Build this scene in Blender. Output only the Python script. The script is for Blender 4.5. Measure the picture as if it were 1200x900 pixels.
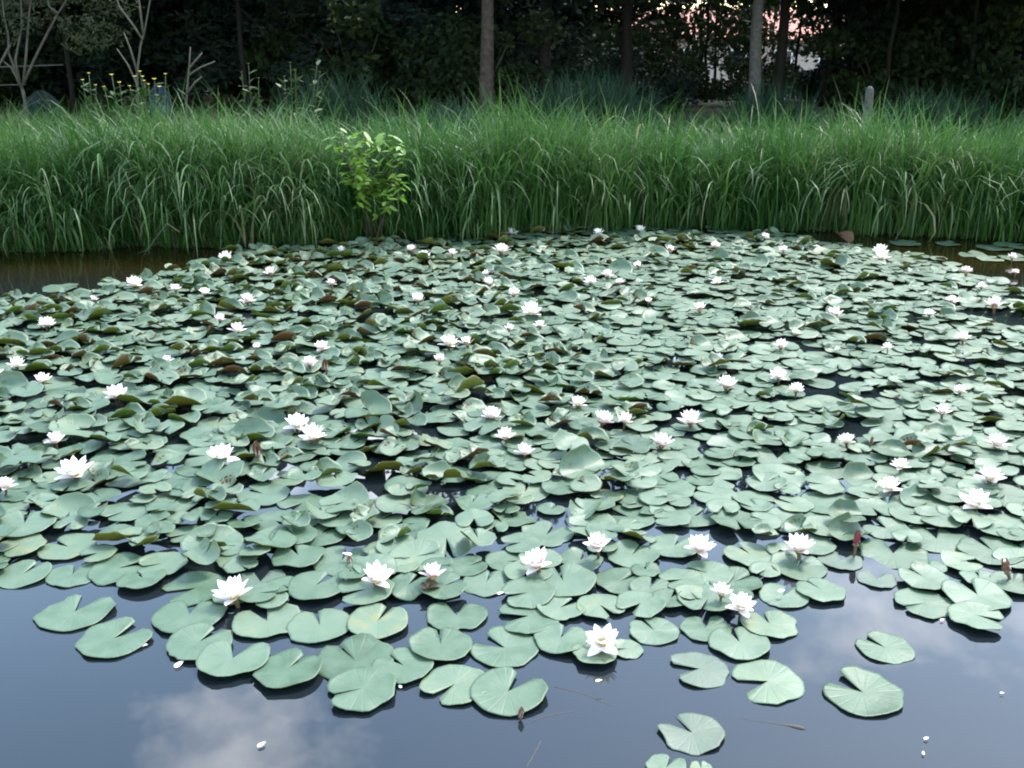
import bpy, math, random
import numpy as np
from mathutils import Vector, Matrix, Euler

random.seed(7)
rng = np.random.default_rng(7)
scene = bpy.context.scene
for o in list(bpy.data.objects):
    bpy.data.objects.remove(o)
R = math.radians

# ------------------------------------------------------------------ camera
CAM_H, PITCH, FPX = 1.70, R(18.5), 1178.0
cam_d = bpy.data.cameras.new('camera')
cam = bpy.data.objects.new('camera', cam_d)
scene.collection.objects.link(cam)
cam.location = (0, 0, CAM_H)
cam.rotation_euler = (math.pi / 2 - PITCH, 0, 0)
cam_d.sensor_fit = 'HORIZONTAL'
cam_d.sensor_width = 36.0
cam_d.lens = 36.0 * FPX / 1200.0
cam_d.clip_start = 0.05
cam_d.clip_end = 2000
scene.camera = cam

# ------------------------------------------------------------------ world, sun, exposure
SUN_EL, SUN_AZ = R(56), R(38)          # azimuth measured from +Y (view direction) towards +X
world = bpy.data.worlds.new('World')
scene.world = world
world.use_nodes = True
nt = world.node_tree
nt.nodes.clear()
out = nt.nodes.new('ShaderNodeOutputWorld')
sky = nt.nodes.new('ShaderNodeTexSky')
sky.sky_type = 'NISHITA'
sky.sun_disc = False
sky.sun_elevation = SUN_EL
sky.sun_rotation = SUN_AZ
sky.air_density = 1.6
sky.ozone_density = 1.2
sky.dust_density = 0.7
bg = nt.nodes.new('ShaderNodeBackground')
bg.inputs['Strength'].default_value = 0.15
nt.links.new(sky.outputs[0], bg.inputs['Color'])
bgc = nt.nodes.new('ShaderNodeBackground')          # clouds
bgc.inputs['Color'].default_value = (1.0, 1.0, 1.03, 1)
bgc.inputs['Strength'].default_value = 2.1
tc = nt.nodes.new('ShaderNodeTexCoord')
mp = nt.nodes.new('ShaderNodeMapping')
mp.inputs['Location'].default_value = (1.95, 3.85, 0.17)
mp.inputs['Scale'].default_value = (1.0, 1.0, 1.7)
nz = nt.nodes.new('ShaderNodeTexNoise')
nz.inputs['Scale'].default_value = 2.6
nz.inputs['Detail'].default_value = 7
nz.inputs['Roughness'].default_value = 0.55
rp = nt.nodes.new('ShaderNodeValToRGB')
rp.color_ramp.elements[0].position = 0.575
rp.color_ramp.elements[1].position = 0.72
mx = nt.nodes.new('ShaderNodeMixShader')
nt.links.new(tc.outputs['Generated'], mp.inputs['Vector'])
nt.links.new(mp.outputs[0], nz.inputs['Vector'])
nt.links.new(nz.outputs[0], rp.inputs['Fac'])
nt.links.new(rp.outputs[0], mx.inputs[0])
nt.links.new(bg.outputs[0], mx.inputs[1])
nt.links.new(bgc.outputs[0], mx.inputs[2])
nt.links.new(mx.outputs[0], out.inputs['Surface'])

sun_d = bpy.data.lights.new('sun', 'SUN')
sun_d.energy = 1.5
sun_d.angle = R(14)
sun_d.color = (1.0, 0.95, 0.86)
sun = bpy.data.objects.new('sun', sun_d)
scene.collection.objects.link(sun)
sdir = Vector((math.sin(SUN_AZ) * math.cos(SUN_EL), math.cos(SUN_AZ) * math.cos(SUN_EL), math.sin(SUN_EL)))
sun.rotation_euler = sdir.to_track_quat('Z', 'Y').to_euler()
sun.location = (10, 20, 30)

scene.view_settings.view_transform = 'Standard'
scene.view_settings.look = 'None'
scene.view_settings.exposure = 2.4
scene.view_settings.gamma = 1.0
scene.view_settings.use_curve_mapping = False
scene.render.resolution_x, scene.render.resolution_y = 1024, 768
scene.render.engine = 'CYCLES'
scene.cycles.pixel_filter_type = 'BLACKMAN_HARRIS'
scene.cycles.filter_width = 2.0

# ------------------------------------------------------------------ helpers
COL = scene.collection
CT, ST = math.cos(PITCH), math.sin(PITCH)

def ray(px, py):
    u, v = (px - 600) / FPX, (py - 450) / FPX
    return Vector((u, CT - v * ST, -ST - v * CT))

def on_plane(px, py, z=0.0):
    d = ray(px, py)
    t = (z - CAM_H) / d.z
    return Vector((d.x * t, d.y * t, z)), t

def at(px, py, Y):
    d = ray(px, py)
    t = Y / d.y
    return Vector((d.x * t, Y, CAM_H + d.z * t))

def to_px(x, y, z):
    """world -> photo pixels (arrays)"""
    dz = z - CAM_H
    depth = y * CT - dz * ST
    v = -(y * ST + dz * CT)
    return 600 + FPX * x / depth, 450 + FPX * v / depth, depth

def tag(o, label=None, cat=None, group=None, kind=None):
    if label: o['label'] = label
    if cat: o['category'] = cat
    if group: o['group'] = group
    if kind: o['kind'] = kind
    return o

def empty(name, loc=(0, 0, 0), rz=0.0):
    o = bpy.data.objects.new(name, None)
    o.empty_display_size = 0.05
    COL.objects.link(o)
    o.location = loc
    o.rotation_euler = (0, 0, rz)
    return o

def link(name, me, parent=None, loc=(0, 0, 0), rot=(0, 0, 0), scale=(1, 1, 1)):
    o = bpy.data.objects.new(name, me)
    COL.objects.link(o)
    o.parent = parent
    o.location = loc
    o.rotation_euler = rot
    o.scale = scale
    return o

def mesh(name, V, F, mats, midx=None, tint=None, uv=None, smooth=True):
    """V (n,3) array; F list of faces or (m,4)/(m,3) int array"""
    me = bpy.data.meshes.new(name)
    V = np.asarray(V, dtype=np.float32)
    if isinstance(F, np.ndarray):
        m, k = F.shape
        me.vertices.add(len(V))
        me.vertices.foreach_set('co', V.ravel())
        me.loops.add(m * k)
        me.loops.foreach_set('vertex_index', F.astype(np.int32).ravel())
        me.polygons.add(m)
        me.polygons.foreach_set('loop_start', np.arange(0, m * k, k, dtype=np.int32))
        me.polygons.foreach_set('loop_total', np.full(m, k, dtype=np.int32))
        me.update(calc_edges=True)
    else:
        me.from_pydata([tuple(map(float, v)) for v in V], [], F)
        me.update()
    for mt in (mats if isinstance(mats, (list, tuple)) else [mats]):
        me.materials.append(mt)
    if midx is not None:
        me.polygons.foreach_set('material_index', np.asarray(midx, dtype=np.int32))
    if smooth:
        me.polygons.foreach_set('use_smooth', np.ones(len(me.polygons), dtype=bool))
    if tint is not None:
        a = me.attributes.new('tint', 'FLOAT', 'POINT')
        a.data.foreach_set('value', np.asarray(tint, dtype=np.float32))
    if uv is not None:
        a = me.attributes.new('leaf_co', 'FLOAT_VECTOR', 'POINT')
        uv3 = np.zeros((len(V), 3), dtype=np.float32)
        uv3[:, :2] = uv
        a.data.foreach_set('vector', uv3.ravel())
    me.update()
    return me

def tube_data(pts, rads, n=7):
    pts = [Vector(p) for p in pts]
    V, F = [], []
    up = Vector((0.13, 0.31, 0.94))
    for i, p in enumerate(pts):
        a = pts[max(i - 1, 0)]; b = pts[min(i + 1, len(pts) - 1)]
        d = (b - a).normalized()
        s = d.cross(up)
        if s.length < 1e-3: s = d.cross(Vector((1, 0, 0)))
        s.normalize(); t = d.cross(s)
        for k in range(n):
            w = 2 * math.pi * k / n
            V.append(p + (s * math.cos(w) + t * math.sin(w)) * rads[i])
    for i in range(len(pts) - 1):
        for k in range(n):
            a = i * n + k; b = i * n + (k + 1) % n
            F.append((a, b, b + n, a + n))
    F.append(tuple(range(n))[::-1])
    F.append(tuple((len(pts) - 1) * n + k for k in range(n)))
    return V, F

def tubes_mesh(name, list_of, mat, n=7):
    V, F = [], []
    for pts, rads in list_of:
        v, f = tube_data(pts, rads, n)
        o = len(V)
        V += v; F += [tuple(i + o for i in q) for q in f]
    return mesh(name, [tuple(v) for v in V], F, mat)

# ------------------------------------------------------------------ materials
def new_mat(name):
    m = bpy.data.materials.new(name)
    m.use_nodes = True
    m.node_tree.nodes.clear()
    return m, m.node_tree.nodes, m.node_tree.links

def ramp(N, stops):
    r = N.new('ShaderNodeValToRGB')
    e = r.color_ramp.elements
    e[0].position, e[0].color = stops[0][0], (*stops[0][1], 1)
    e[1].position, e[1].color = stops[1][0], (*stops[1][1], 1)
    for p, c in stops[2:]:
        q = e.new(p); q.color = (*c, 1)
    return r

def leafy(name, cols, rough=0.5, transl=0.3, spec=0.4, tcol=None, noise=6.0, rnd=True):
    """two-tone foliage: colour from 'tint' attribute + object random, part of the light passes through"""
    m, N, L = new_mat(name)
    o = N.new('ShaderNodeOutputMaterial')
    p = N.new('ShaderNodeBsdfPrincipled')
    p.inputs['Roughness'].default_value = rough
    p.inputs['Specular IOR Level'].default_value = spec
    at_ = N.new('ShaderNodeAttribute'); at_.attribute_name = 'tint'
    oi = N.new('ShaderNodeObjectInfo')
    ns = N.new('ShaderNodeTexNoise'); ns.inputs['Scale'].default_value = noise
    ns.inputs['Detail'].default_value = 3
    tcn = N.new('ShaderNodeTexCoord')
    L.new(tcn.outputs['Object'], ns.inputs['Vector'])
    a1 = N.new('ShaderNodeMath'); a1.operation = 'MULTIPLY_ADD'
    a1.inputs[1].default_value = 0.35 if rnd else 0.0
    L.new(oi.outputs['Random'], a1.inputs[0]); L.new(at_.outputs['Fac'], a1.inputs[2])
    a2 = N.new('ShaderNodeMath'); a2.operation = 'MULTIPLY_ADD'; a2.inputs[1].default_value = 0.3
    L.new(ns.outputs[0], a2.inputs[0]); L.new(a1.outputs[0], a2.inputs[2])
    r = ramp(N, cols)
    L.new(a2.outputs[0], r.inputs['Fac'])
    L.new(r.outputs[0], p.inputs['Base Color'])
    if transl > 0:
        t = N.new('ShaderNodeBsdfTranslucent')
        if tcol: t.inputs['Color'].default_value = (*tcol, 1)
        else: L.new(r.outputs[0], t.inputs['Color'])
        mxs = N.new('ShaderNodeMixShader'); mxs.inputs[0].default_value = transl
        L.new(p.outputs[0], mxs.inputs[1]); L.new(t.outputs[0], mxs.inputs[2])
        L.new(mxs.outputs[0], o.inputs['Surface'])
    else:
        L.new(p.outputs[0], o.inputs['Surface'])
    return m

def rough_mat(name, c1, c2, rough=0.8, scale=8.0, bump=0.3, spec=0.2):
    m, N, L = new_mat(name)
    o = N.new('ShaderNodeOutputMaterial')
    p = N.new('ShaderNodeBsdfPrincipled')
    p.inputs['Roughness'].default_value = rough
    p.inputs['Specular IOR Level'].default_value = spec
    tcn = N.new('ShaderNodeTexCoord')
    ns = N.new('ShaderNodeTexNoise'); ns.inputs['Scale'].default_value = scale
    ns.inputs['Detail'].default_value = 6
    L.new(tcn.outputs['Object'], ns.inputs['Vector'])
    r = ramp(N, [(0.3, c1), (0.7, c2)])
    L.new(ns.outputs[0], r.inputs['Fac'])
    L.new(r.outputs[0], p.inputs['Base Color'])
    b = N.new('ShaderNodeBump'); b.inputs['Strength'].default_value = bump
    b.inputs['Distance'].default_value = 0.02
    L.new(ns.outputs[0], b.inputs['Height'])
    L.new(b.outputs[0], p.inputs['Normal'])
    L.new(p.outputs[0], o.inputs['Surface'])
    return m

def pad_top_mat(name, cols, rough=0.46, spec=0.46):
    m, N, L = new_mat(name)
    o = N.new('ShaderNodeOutputMaterial')
    p = N.new('ShaderNodeBsdfPrincipled')
    p.inputs['Specular IOR Level'].default_value = spec
    co = N.new('ShaderNodeAttribute'); co.attribute_name = 'leaf_co'
    at_ = N.new('ShaderNodeAttribute'); at_.attribute_name = 'tint'
    oi = N.new('ShaderNodeObjectInfo')
    s = N.new('ShaderNodeMath'); s.operation = 'ADD'
    L.new(oi.outputs['Random'], s.inputs[0]); L.new(at_.outputs['Fac'], s.inputs[1])
    fr = N.new('ShaderNodeMath'); fr.operation = 'FRACT'
    L.new(s.outputs[0], fr.inputs[0])
    # blotches, different on every pad
    sc = N.new('ShaderNodeVectorMath'); sc.operation = 'SCALE'; sc.inputs['Scale'].default_value = 37.0
    cb = N.new('ShaderNodeCombineXYZ')
    L.new(fr.outputs[0], cb.inputs[0]); L.new(fr.outputs[0], cb.inputs[2])
    L.new(cb.outputs[0], sc.inputs[0])
    ad = N.new('ShaderNodeVectorMath'); ad.operation = 'ADD'
    L.new(co.outputs['Vector'], ad.inputs[0]); L.new(sc.outputs[0], ad.inputs[1])
    ns = N.new('ShaderNodeTexNoise'); ns.inputs['Scale'].default_value = 1.7; ns.inputs['Detail'].default_value = 5
    L.new(ad.outputs[0], ns.inputs['Vector'])
    f1 = N.new('ShaderNodeMath'); f1.operation = 'MULTIPLY_ADD'; f1.inputs[1].default_value = 0.62
    L.new(fr.outputs[0], f1.inputs[0])
    f2 = N.new('ShaderNodeMath'); f2.operation = 'MULTIPLY_ADD'; f2.inputs[1].default_value = 0.75; f2.inputs[2].default_value = -0.18
    L.new(ns.outputs[0], f2.inputs[0]); L.new(f2.outputs[0], f1.inputs[2])
    r = ramp(N, cols)
    L.new(f1.outputs[0], r.inputs['Fac'])
    # veins radiating from the stalk: angle -> wave
    sp = N.new('ShaderNodeSeparateXYZ'); L.new(co.outputs['Vector'], sp.inputs[0])
    an = N.new('ShaderNodeMath'); an.operation = 'ARCTAN2'
    L.new(sp.outputs[1], an.inputs[0]); L.new(sp.outputs[0], an.inputs[1])
    an2 = N.new('ShaderNodeMath'); an2.operation = 'MULTIPLY'; an2.inputs[1].default_value = 17.0
    L.new(an.outputs[0], an2.inputs[0])
    cs = N.new('ShaderNodeMath'); cs.operation = 'COSINE'; L.new(an2.outputs[0], cs.inputs[0])
    pw = N.new('ShaderNodeMapRange'); pw.inputs['From Min'].default_value = 0.75; pw.inputs['From Max'].default_value = 1.0
    L.new(cs.outputs[0], pw.inputs['Value'])
    # specks and nibbles of decay
    ns2 = N.new('ShaderNodeTexNoise'); ns2.inputs['Scale'].default_value = 16; ns2.inputs['Detail'].default_value = 2
    L.new(ad.outputs[0], ns2.inputs['Vector'])
    rs = ramp(N, [(0.68, (0, 0, 0)), (0.74, (1, 1, 1))])
    L.new(ns2.outputs[0], rs.inputs['Fac'])
    mv = N.new('ShaderNodeMixRGB'); mv.inputs['Color2'].default_value = (0.085, 0.12, 0.06, 1)
    vf = N.new('ShaderNodeMath'); vf.operation = 'MULTIPLY'; vf.inputs[1].default_value = 0.12
    L.new(pw.outputs[0], vf.inputs[0]); L.new(vf.outputs[0], mv.inputs['Fac'])
    L.new(r.outputs[0], mv.inputs['Color1'])
    md = N.new('ShaderNodeMixRGB'); md.inputs['Color2'].default_value = (0.12, 0.10, 0.05, 1)
    df = N.new('ShaderNodeMath'); df.operation = 'MULTIPLY'; df.inputs[1].default_value = 0.45
    L.new(rs.outputs[0], df.inputs[0]); L.new(df.outputs[0], md.inputs['Fac'])
    L.new(mv.outputs[0], md.inputs['Color1'])
    L.new(md.outputs[0], p.inputs['Base Color'])
    rr = N.new('ShaderNodeMapRange'); rr.inputs['To Min'].default_value = rough - 0.1; rr.inputs['To Max'].default_value = rough + 0.16
    L.new(ns.outputs[0], rr.inputs['Value']); L.new(rr.outputs[0], p.inputs['Roughness'])
    hb = N.new('ShaderNodeMath'); hb.operation = 'MULTIPLY_ADD'; hb.inputs[1].default_value = -0.22
    L.new(pw.outputs[0], hb.inputs[0]); L.new(ns.outputs[0], hb.inputs[2])
    b = N.new('ShaderNodeBump'); b.inputs['Strength'].default_value = 0.22; b.inputs['Distance'].default_value = 0.012
    L.new(hb.outputs[0], b.inputs['Height']); L.new(b.outputs[0], p.inputs['Normal'])
    t = N.new('ShaderNodeBsdfTranslucent'); t.inputs['Color'].default_value = (0.22, 0.30, 0.05, 1)
    mxs = N.new('ShaderNodeMixShader'); mxs.inputs[0].default_value = 0.16
    L.new(p.outputs[0], mxs.inputs[1]); L.new(t.outputs[0], mxs.inputs[2])
    L.new(mxs.outputs[0], o.inputs['Surface'])
    return m

M = {}
M['pad_top'] = pad_top_mat('pad_top', [(0.0, (0.020, 0.048, 0.018)), (0.25, (0.046, 0.088, 0.044)), (0.55, (0.078, 0.124, 0.073)), (0.82, (0.100, 0.142, 0.080)), (1.0, (0.17, 0.16, 0.055))])
M['pad_under'] = leafy('pad_under', [(0.1, (0.15, 0.13, 0.018)), (0.45, (0.095, 0.155, 0.02)), (0.8, (0.13, 0.135, 0.02)), (1.0, (0.12, 0.06, 0.02))], rough=0.5, transl=0.55, noise=9)
M['pad_old'] = pad_top_mat('pad_old', [(0.0, (0.05, 0.085, 0.055)), (0.5, (0.075, 0.105, 0.07)), (0.8, (0.10, 0.105, 0.075)), (1.0, (0.11, 0.10, 0.055))], rough=0.5)
M['pad_dead'] = leafy('pad_dead', [(0.1, (0.0720, 0.0270, 0.0135)), (0.5, (0.1260, 0.0585, 0.0270)), (0.9, (0.1350, 0.0900, 0.0450))], rough=0.6, transl=0.3)
M['drift'] = rough_mat('drift', (0.055, 0.046, 0.034), (0.085, 0.070, 0.052), scale=20)
M['petal'] = leafy('petal', [(0.0, (0.8659, 0.8266, 0.7675)), (1.0, (0.8856, 0.8167, 0.7774))], rough=0.45, transl=0.35, tcol=(0.8856, 0.8167, 0.7675))
M['petal_pink'] = leafy('petal_pink', [(0.0, (0.7912, 0.6992, 0.6992)), (1.0, (0.8096, 0.7360, 0.7360))], rough=0.45, transl=0.3, tcol=(0.7820, 0.5704, 0.5888))
M['sepal_back'] = leafy('sepal_back', [(0.0, (0.4000, 0.1920, 0.2080)), (0.5, (0.4640, 0.2880, 0.2720)), (1.0, (0.3200, 0.2720, 0.1600))], rough=0.5, transl=0.25, tcol=(0.6400, 0.4000, 0.4000))
M['bud_red'] = leafy('bud_red', [(0.0, (0.1500, 0.0200, 0.0300)), (1.0, (0.2000, 0.0450, 0.0400))], rough=0.45, transl=0.1)
M['bud_brown'] = leafy('bud_brown', [(0.0, (0.1400, 0.0550, 0.0300)), (1.0, (0.1700, 0.0900, 0.0500))], rough=0.5, transl=0.1)
M['stamen'] = leafy('stamen', [(0.0, (0.80, 0.62, 0.05)), (1.0, (0.85, 0.70, 0.10))], rough=0.6, transl=0.2)
M['stalk'] = leafy('stalk', [(0.0, (0.0800, 0.0650, 0.0250)), (1.0, (0.1100, 0.0500, 0.0350))], rough=0.5, transl=0)
M['grass'] = leafy('grass', [(0.0, (0.014, 0.046, 0.010)), (0.35, (0.030, 0.088, 0.016)), (0.7, (0.070, 0.136, 0.038)), (0.92, (0.13, 0.17, 0.085)), (1.0, (0.19, 0.19, 0.10))], rough=0.45, transl=0.42, spec=0.3, noise=1.5, rnd=False)  # darkest low-tint greens also put shade of the bank's front into the colour
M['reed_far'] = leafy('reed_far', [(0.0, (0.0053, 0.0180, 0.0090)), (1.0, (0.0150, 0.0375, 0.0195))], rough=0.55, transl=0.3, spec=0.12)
M['leaf_bright'] = leafy('leaf_bright', [(0.0, (0.0387, 0.1008, 0.0117)), (0.6, (0.0932, 0.2017, 0.0155)), (1.0, (0.1553, 0.2638, 0.0311))], rough=0.45, transl=0.4)
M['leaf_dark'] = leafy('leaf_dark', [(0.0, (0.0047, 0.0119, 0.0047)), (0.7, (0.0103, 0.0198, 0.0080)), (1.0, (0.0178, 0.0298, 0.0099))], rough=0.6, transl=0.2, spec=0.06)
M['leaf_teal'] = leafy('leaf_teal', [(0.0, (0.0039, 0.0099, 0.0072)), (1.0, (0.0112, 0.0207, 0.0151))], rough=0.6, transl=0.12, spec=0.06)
M['leaf_olive'] = leafy('leaf_olive', [(0.0, (0.0154, 0.0252, 0.0112)), (1.0, (0.0420, 0.0546, 0.0252))], rough=0.6, transl=0.3, spec=0.12)
M['bark'] = rough_mat('bark', (0.0220, 0.0176, 0.0132), (0.0572, 0.0440, 0.0352), scale=14, bump=0.8)
M['bark_grey'] = rough_mat('bark_grey', (0.0308, 0.0308, 0.0264), (0.0660, 0.0660, 0.0572), scale=14, bump=0.8)
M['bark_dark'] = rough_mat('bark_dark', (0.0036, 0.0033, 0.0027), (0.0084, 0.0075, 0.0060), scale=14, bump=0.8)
M['dry'] = rough_mat('dry', (0.0432, 0.0419, 0.0297), (0.0729, 0.0702, 0.0513), scale=20, bump=0.2)
M['stem_pale'] = rough_mat('stem_pale', (0.0387, 0.0363, 0.0266), (0.0726, 0.0678, 0.0532), scale=12, bump=0.3)
M['soil'] = rough_mat('soil', (0.0147, 0.0118, 0.0067), (0.0210, 0.0294, 0.0084), scale=2.2, bump=0.5)
M['yellow'] = leafy('yellow', [(0.0, (0.6000, 0.4960, 0.0480)), (1.0, (0.6800, 0.6240, 0.2000))], rough=0.5, transl=0.3)
M['weed'] = leafy('weed', [(0.0, (0.0220, 0.0528, 0.0132)), (1.0, (0.0528, 0.0880, 0.0264))], rough=0.5, transl=0.3)
M['tarp'] = rough_mat('tarp', (0.0095, 0.0170, 0.0454), (0.0227, 0.0340, 0.0718), rough=0.9, scale=5, bump=0.6, spec=0.1)
M['tarp_teal'] = rough_mat('tarp_teal', (0.0042, 0.0118, 0.0134), (0.0134, 0.0202, 0.0235), rough=0.9, scale=5, bump=0.6, spec=0.1)
M['post'] = rough_mat('post', (0.0353, 0.0331, 0.0309), (0.0662, 0.0640, 0.0617), scale=25, bump=0.6)
M['brick'] = rough_mat('brick', (0.34, 0.14, 0.10), (0.44, 0.22, 0.17), scale=10, bump=0.2)
M['render'] = rough_mat('render', (0.3200, 0.2480, 0.2080), (0.4000, 0.3200, 0.2720), scale=3, bump=0.1)
M['roof'] = rough_mat('roof', (0.3200, 0.1200, 0.0800), (0.4160, 0.1920, 0.1440), scale=6, bump=0.3)
M['white_paint'] = rough_mat('white_paint', (0.70, 0.70, 0.68), (0.78, 0.78, 0.76), scale=4, bump=0.05)
M['glass'] = rough_mat('glass', (0.02, 0.025, 0.03), (0.03, 0.035, 0.04), rough=0.05, scale=2, bump=0.0, spec=0.6)
M['rail'] = rough_mat('rail', (0.0400, 0.0400, 0.0360), (0.0600, 0.0600, 0.0540), scale=9, bump=0.3)

# water: murky olive-brown body under a smooth surface
m, N, L = new_mat('water')
o_ = N.new('ShaderNodeOutputMaterial'); p = N.new('ShaderNodeBsdfPrincipled')
tcn = N.new('ShaderNodeTexCoord')
n1 = N.new('ShaderNodeTexNoise'); n1.inputs['Scale'].default_value = 0.9; n1.inputs['Detail'].default_value = 4
L.new(tcn.outputs['Object'], n1.inputs['Vector'])
r = ramp(N, [(0.35, (0.009, 0.0065, 0.0015)), (0.7, (0.014, 0.010, 0.0025))])
L.new(n1.outputs[0], r.inputs['Fac'])
sxy = N.new('ShaderNodeSeparateXYZ'); L.new(tcn.outputs['Object'], sxy.inputs[0])
dpt = N.new('ShaderNodeMapRange'); dpt.inputs['From Min'].default_value = 6.8; dpt.inputs['From Max'].default_value = 8.2
L.new(sxy.outputs[1], dpt.inputs['Value'])
sil = N.new('ShaderNodeMixRGB'); sil.inputs['Color1'].default_value = (0.0075, 0.0105, 0.0125, 1)
L.new(dpt.outputs[0], sil.inputs['Fac']); L.new(r.outputs[0], sil.inputs['Color2'])
L.new(sil.outputs[0], p.inputs['Base Color'])
p.inputs['Roughness'].default_value = 0.02
p.inputs['IOR'].default_value = 1.40
n2 = N.new('ShaderNodeTexNoise'); n2.inputs['Scale'].default_value = 2.5; n2.inputs['Detail'].default_value = 2
L.new(tcn.outputs['Object'], n2.inputs['Vector'])
b = N.new('ShaderNodeBump'); b.inputs['Strength'].default_value = 0.05; b.inputs['Distance'].default_value = 0.02
L.new(n2.outputs[0], b.inputs['Height']); L.new(b.outputs[0], p.inputs['Normal'])
L.new(p.outputs[0], o_.inputs['Surface'])
M['water'] = m

# ------------------------------------------------------------------ terrain and water
def bank_y(x):
    x = np.asarray(x, dtype=float)
    return np.interp(x, [-40, -6, -4.6, -3.2, -1.8, -0.6, 0.5, 2.0, 3.4, 4.6, 6, 40],
                     [8.3, 8.55, 8.75, 8.95, 9.1, 9.35, 9.85, 10.0, 9.75, 9.35, 9.1, 9.0]) + 0.05 * np.sin(x * 5.1) + 0.04 * np.sin(x * 11 + 1)

def sstep(a, b, x):
    t = np.clip((x - a) / (b - a), 0, 1)
    return t * t * (3 - 2 * t)

def ground_z(x, y):
    x = np.asarray(x, dtype=float); y = np.asarray(y, dtype=float)
    d = y - bank_y(x)
    left = 1 - sstep(-1.2, 0.6, x)
    top = 0.30 + 0.10 * left
    far = -0.65 + 0.65 * sstep(-0.9, 0.0, d) + (0.06 + 0.16 * left) * sstep(0.0, 0.25, d) + (top - 0.06 - 0.16 * left) * sstep(0.15, 1.6, d)
    far = far - 1.0 * sstep(32, 55, y)
    near = 0.35 * sstep(-27, -29, y) + 0.35 * sstep(34, 37, np.abs(x))
    return np.where(d > 0, far, np.maximum(far, -0.65 + 1.0 * np.maximum(sstep(25, 28, -y), sstep(34, 37, np.abs(x)))))

gx = np.unique(np.concatenate([np.linspace(-8, 8, 81), np.linspace(-40, 40, 41), np.array([-900, -400, -200, -100, -60, 60, 100, 200, 400, 900])]))
gy = np.unique(np.concatenate([np.linspace(7.5, 13, 45), np.linspace(-32, 60, 47), np.array([-300, -100, -60, 80, 110, 150, 250, 450, 900])]))
X, Y = np.meshgrid(gx, gy)
Z = ground_z(X, Y) + 0.015 * np.sin(X * 3.1 + Y) * np.sin(Y * 2.3)
V = np.stack([X, Y, Z], -1).reshape(-1, 3)
nx, ny = len(gx), len(gy)
ii, jj = np.meshgrid(np.arange(nx - 1), np.arange(ny - 1))
a = (jj * nx + ii).ravel()
F = np.stack([a, a + 1, a + nx + 1, a + nx], -1)
tag(link('ground', mesh('ground', V, F, M['soil'])), 'dark earth of the banks and wood floor', 'ground', kind='structure')
wv = [(-36, -28, 0), (36, -28, 0), (36, 10.8, 0), (-36, 10.8, 0)]
tag(link('pond_water', mesh('pond_water', wv, [(0, 1, 2, 3)], M['water'], smooth=False)), 'still murky pond water reflecting sky and trees', 'water', kind='structure')

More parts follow.
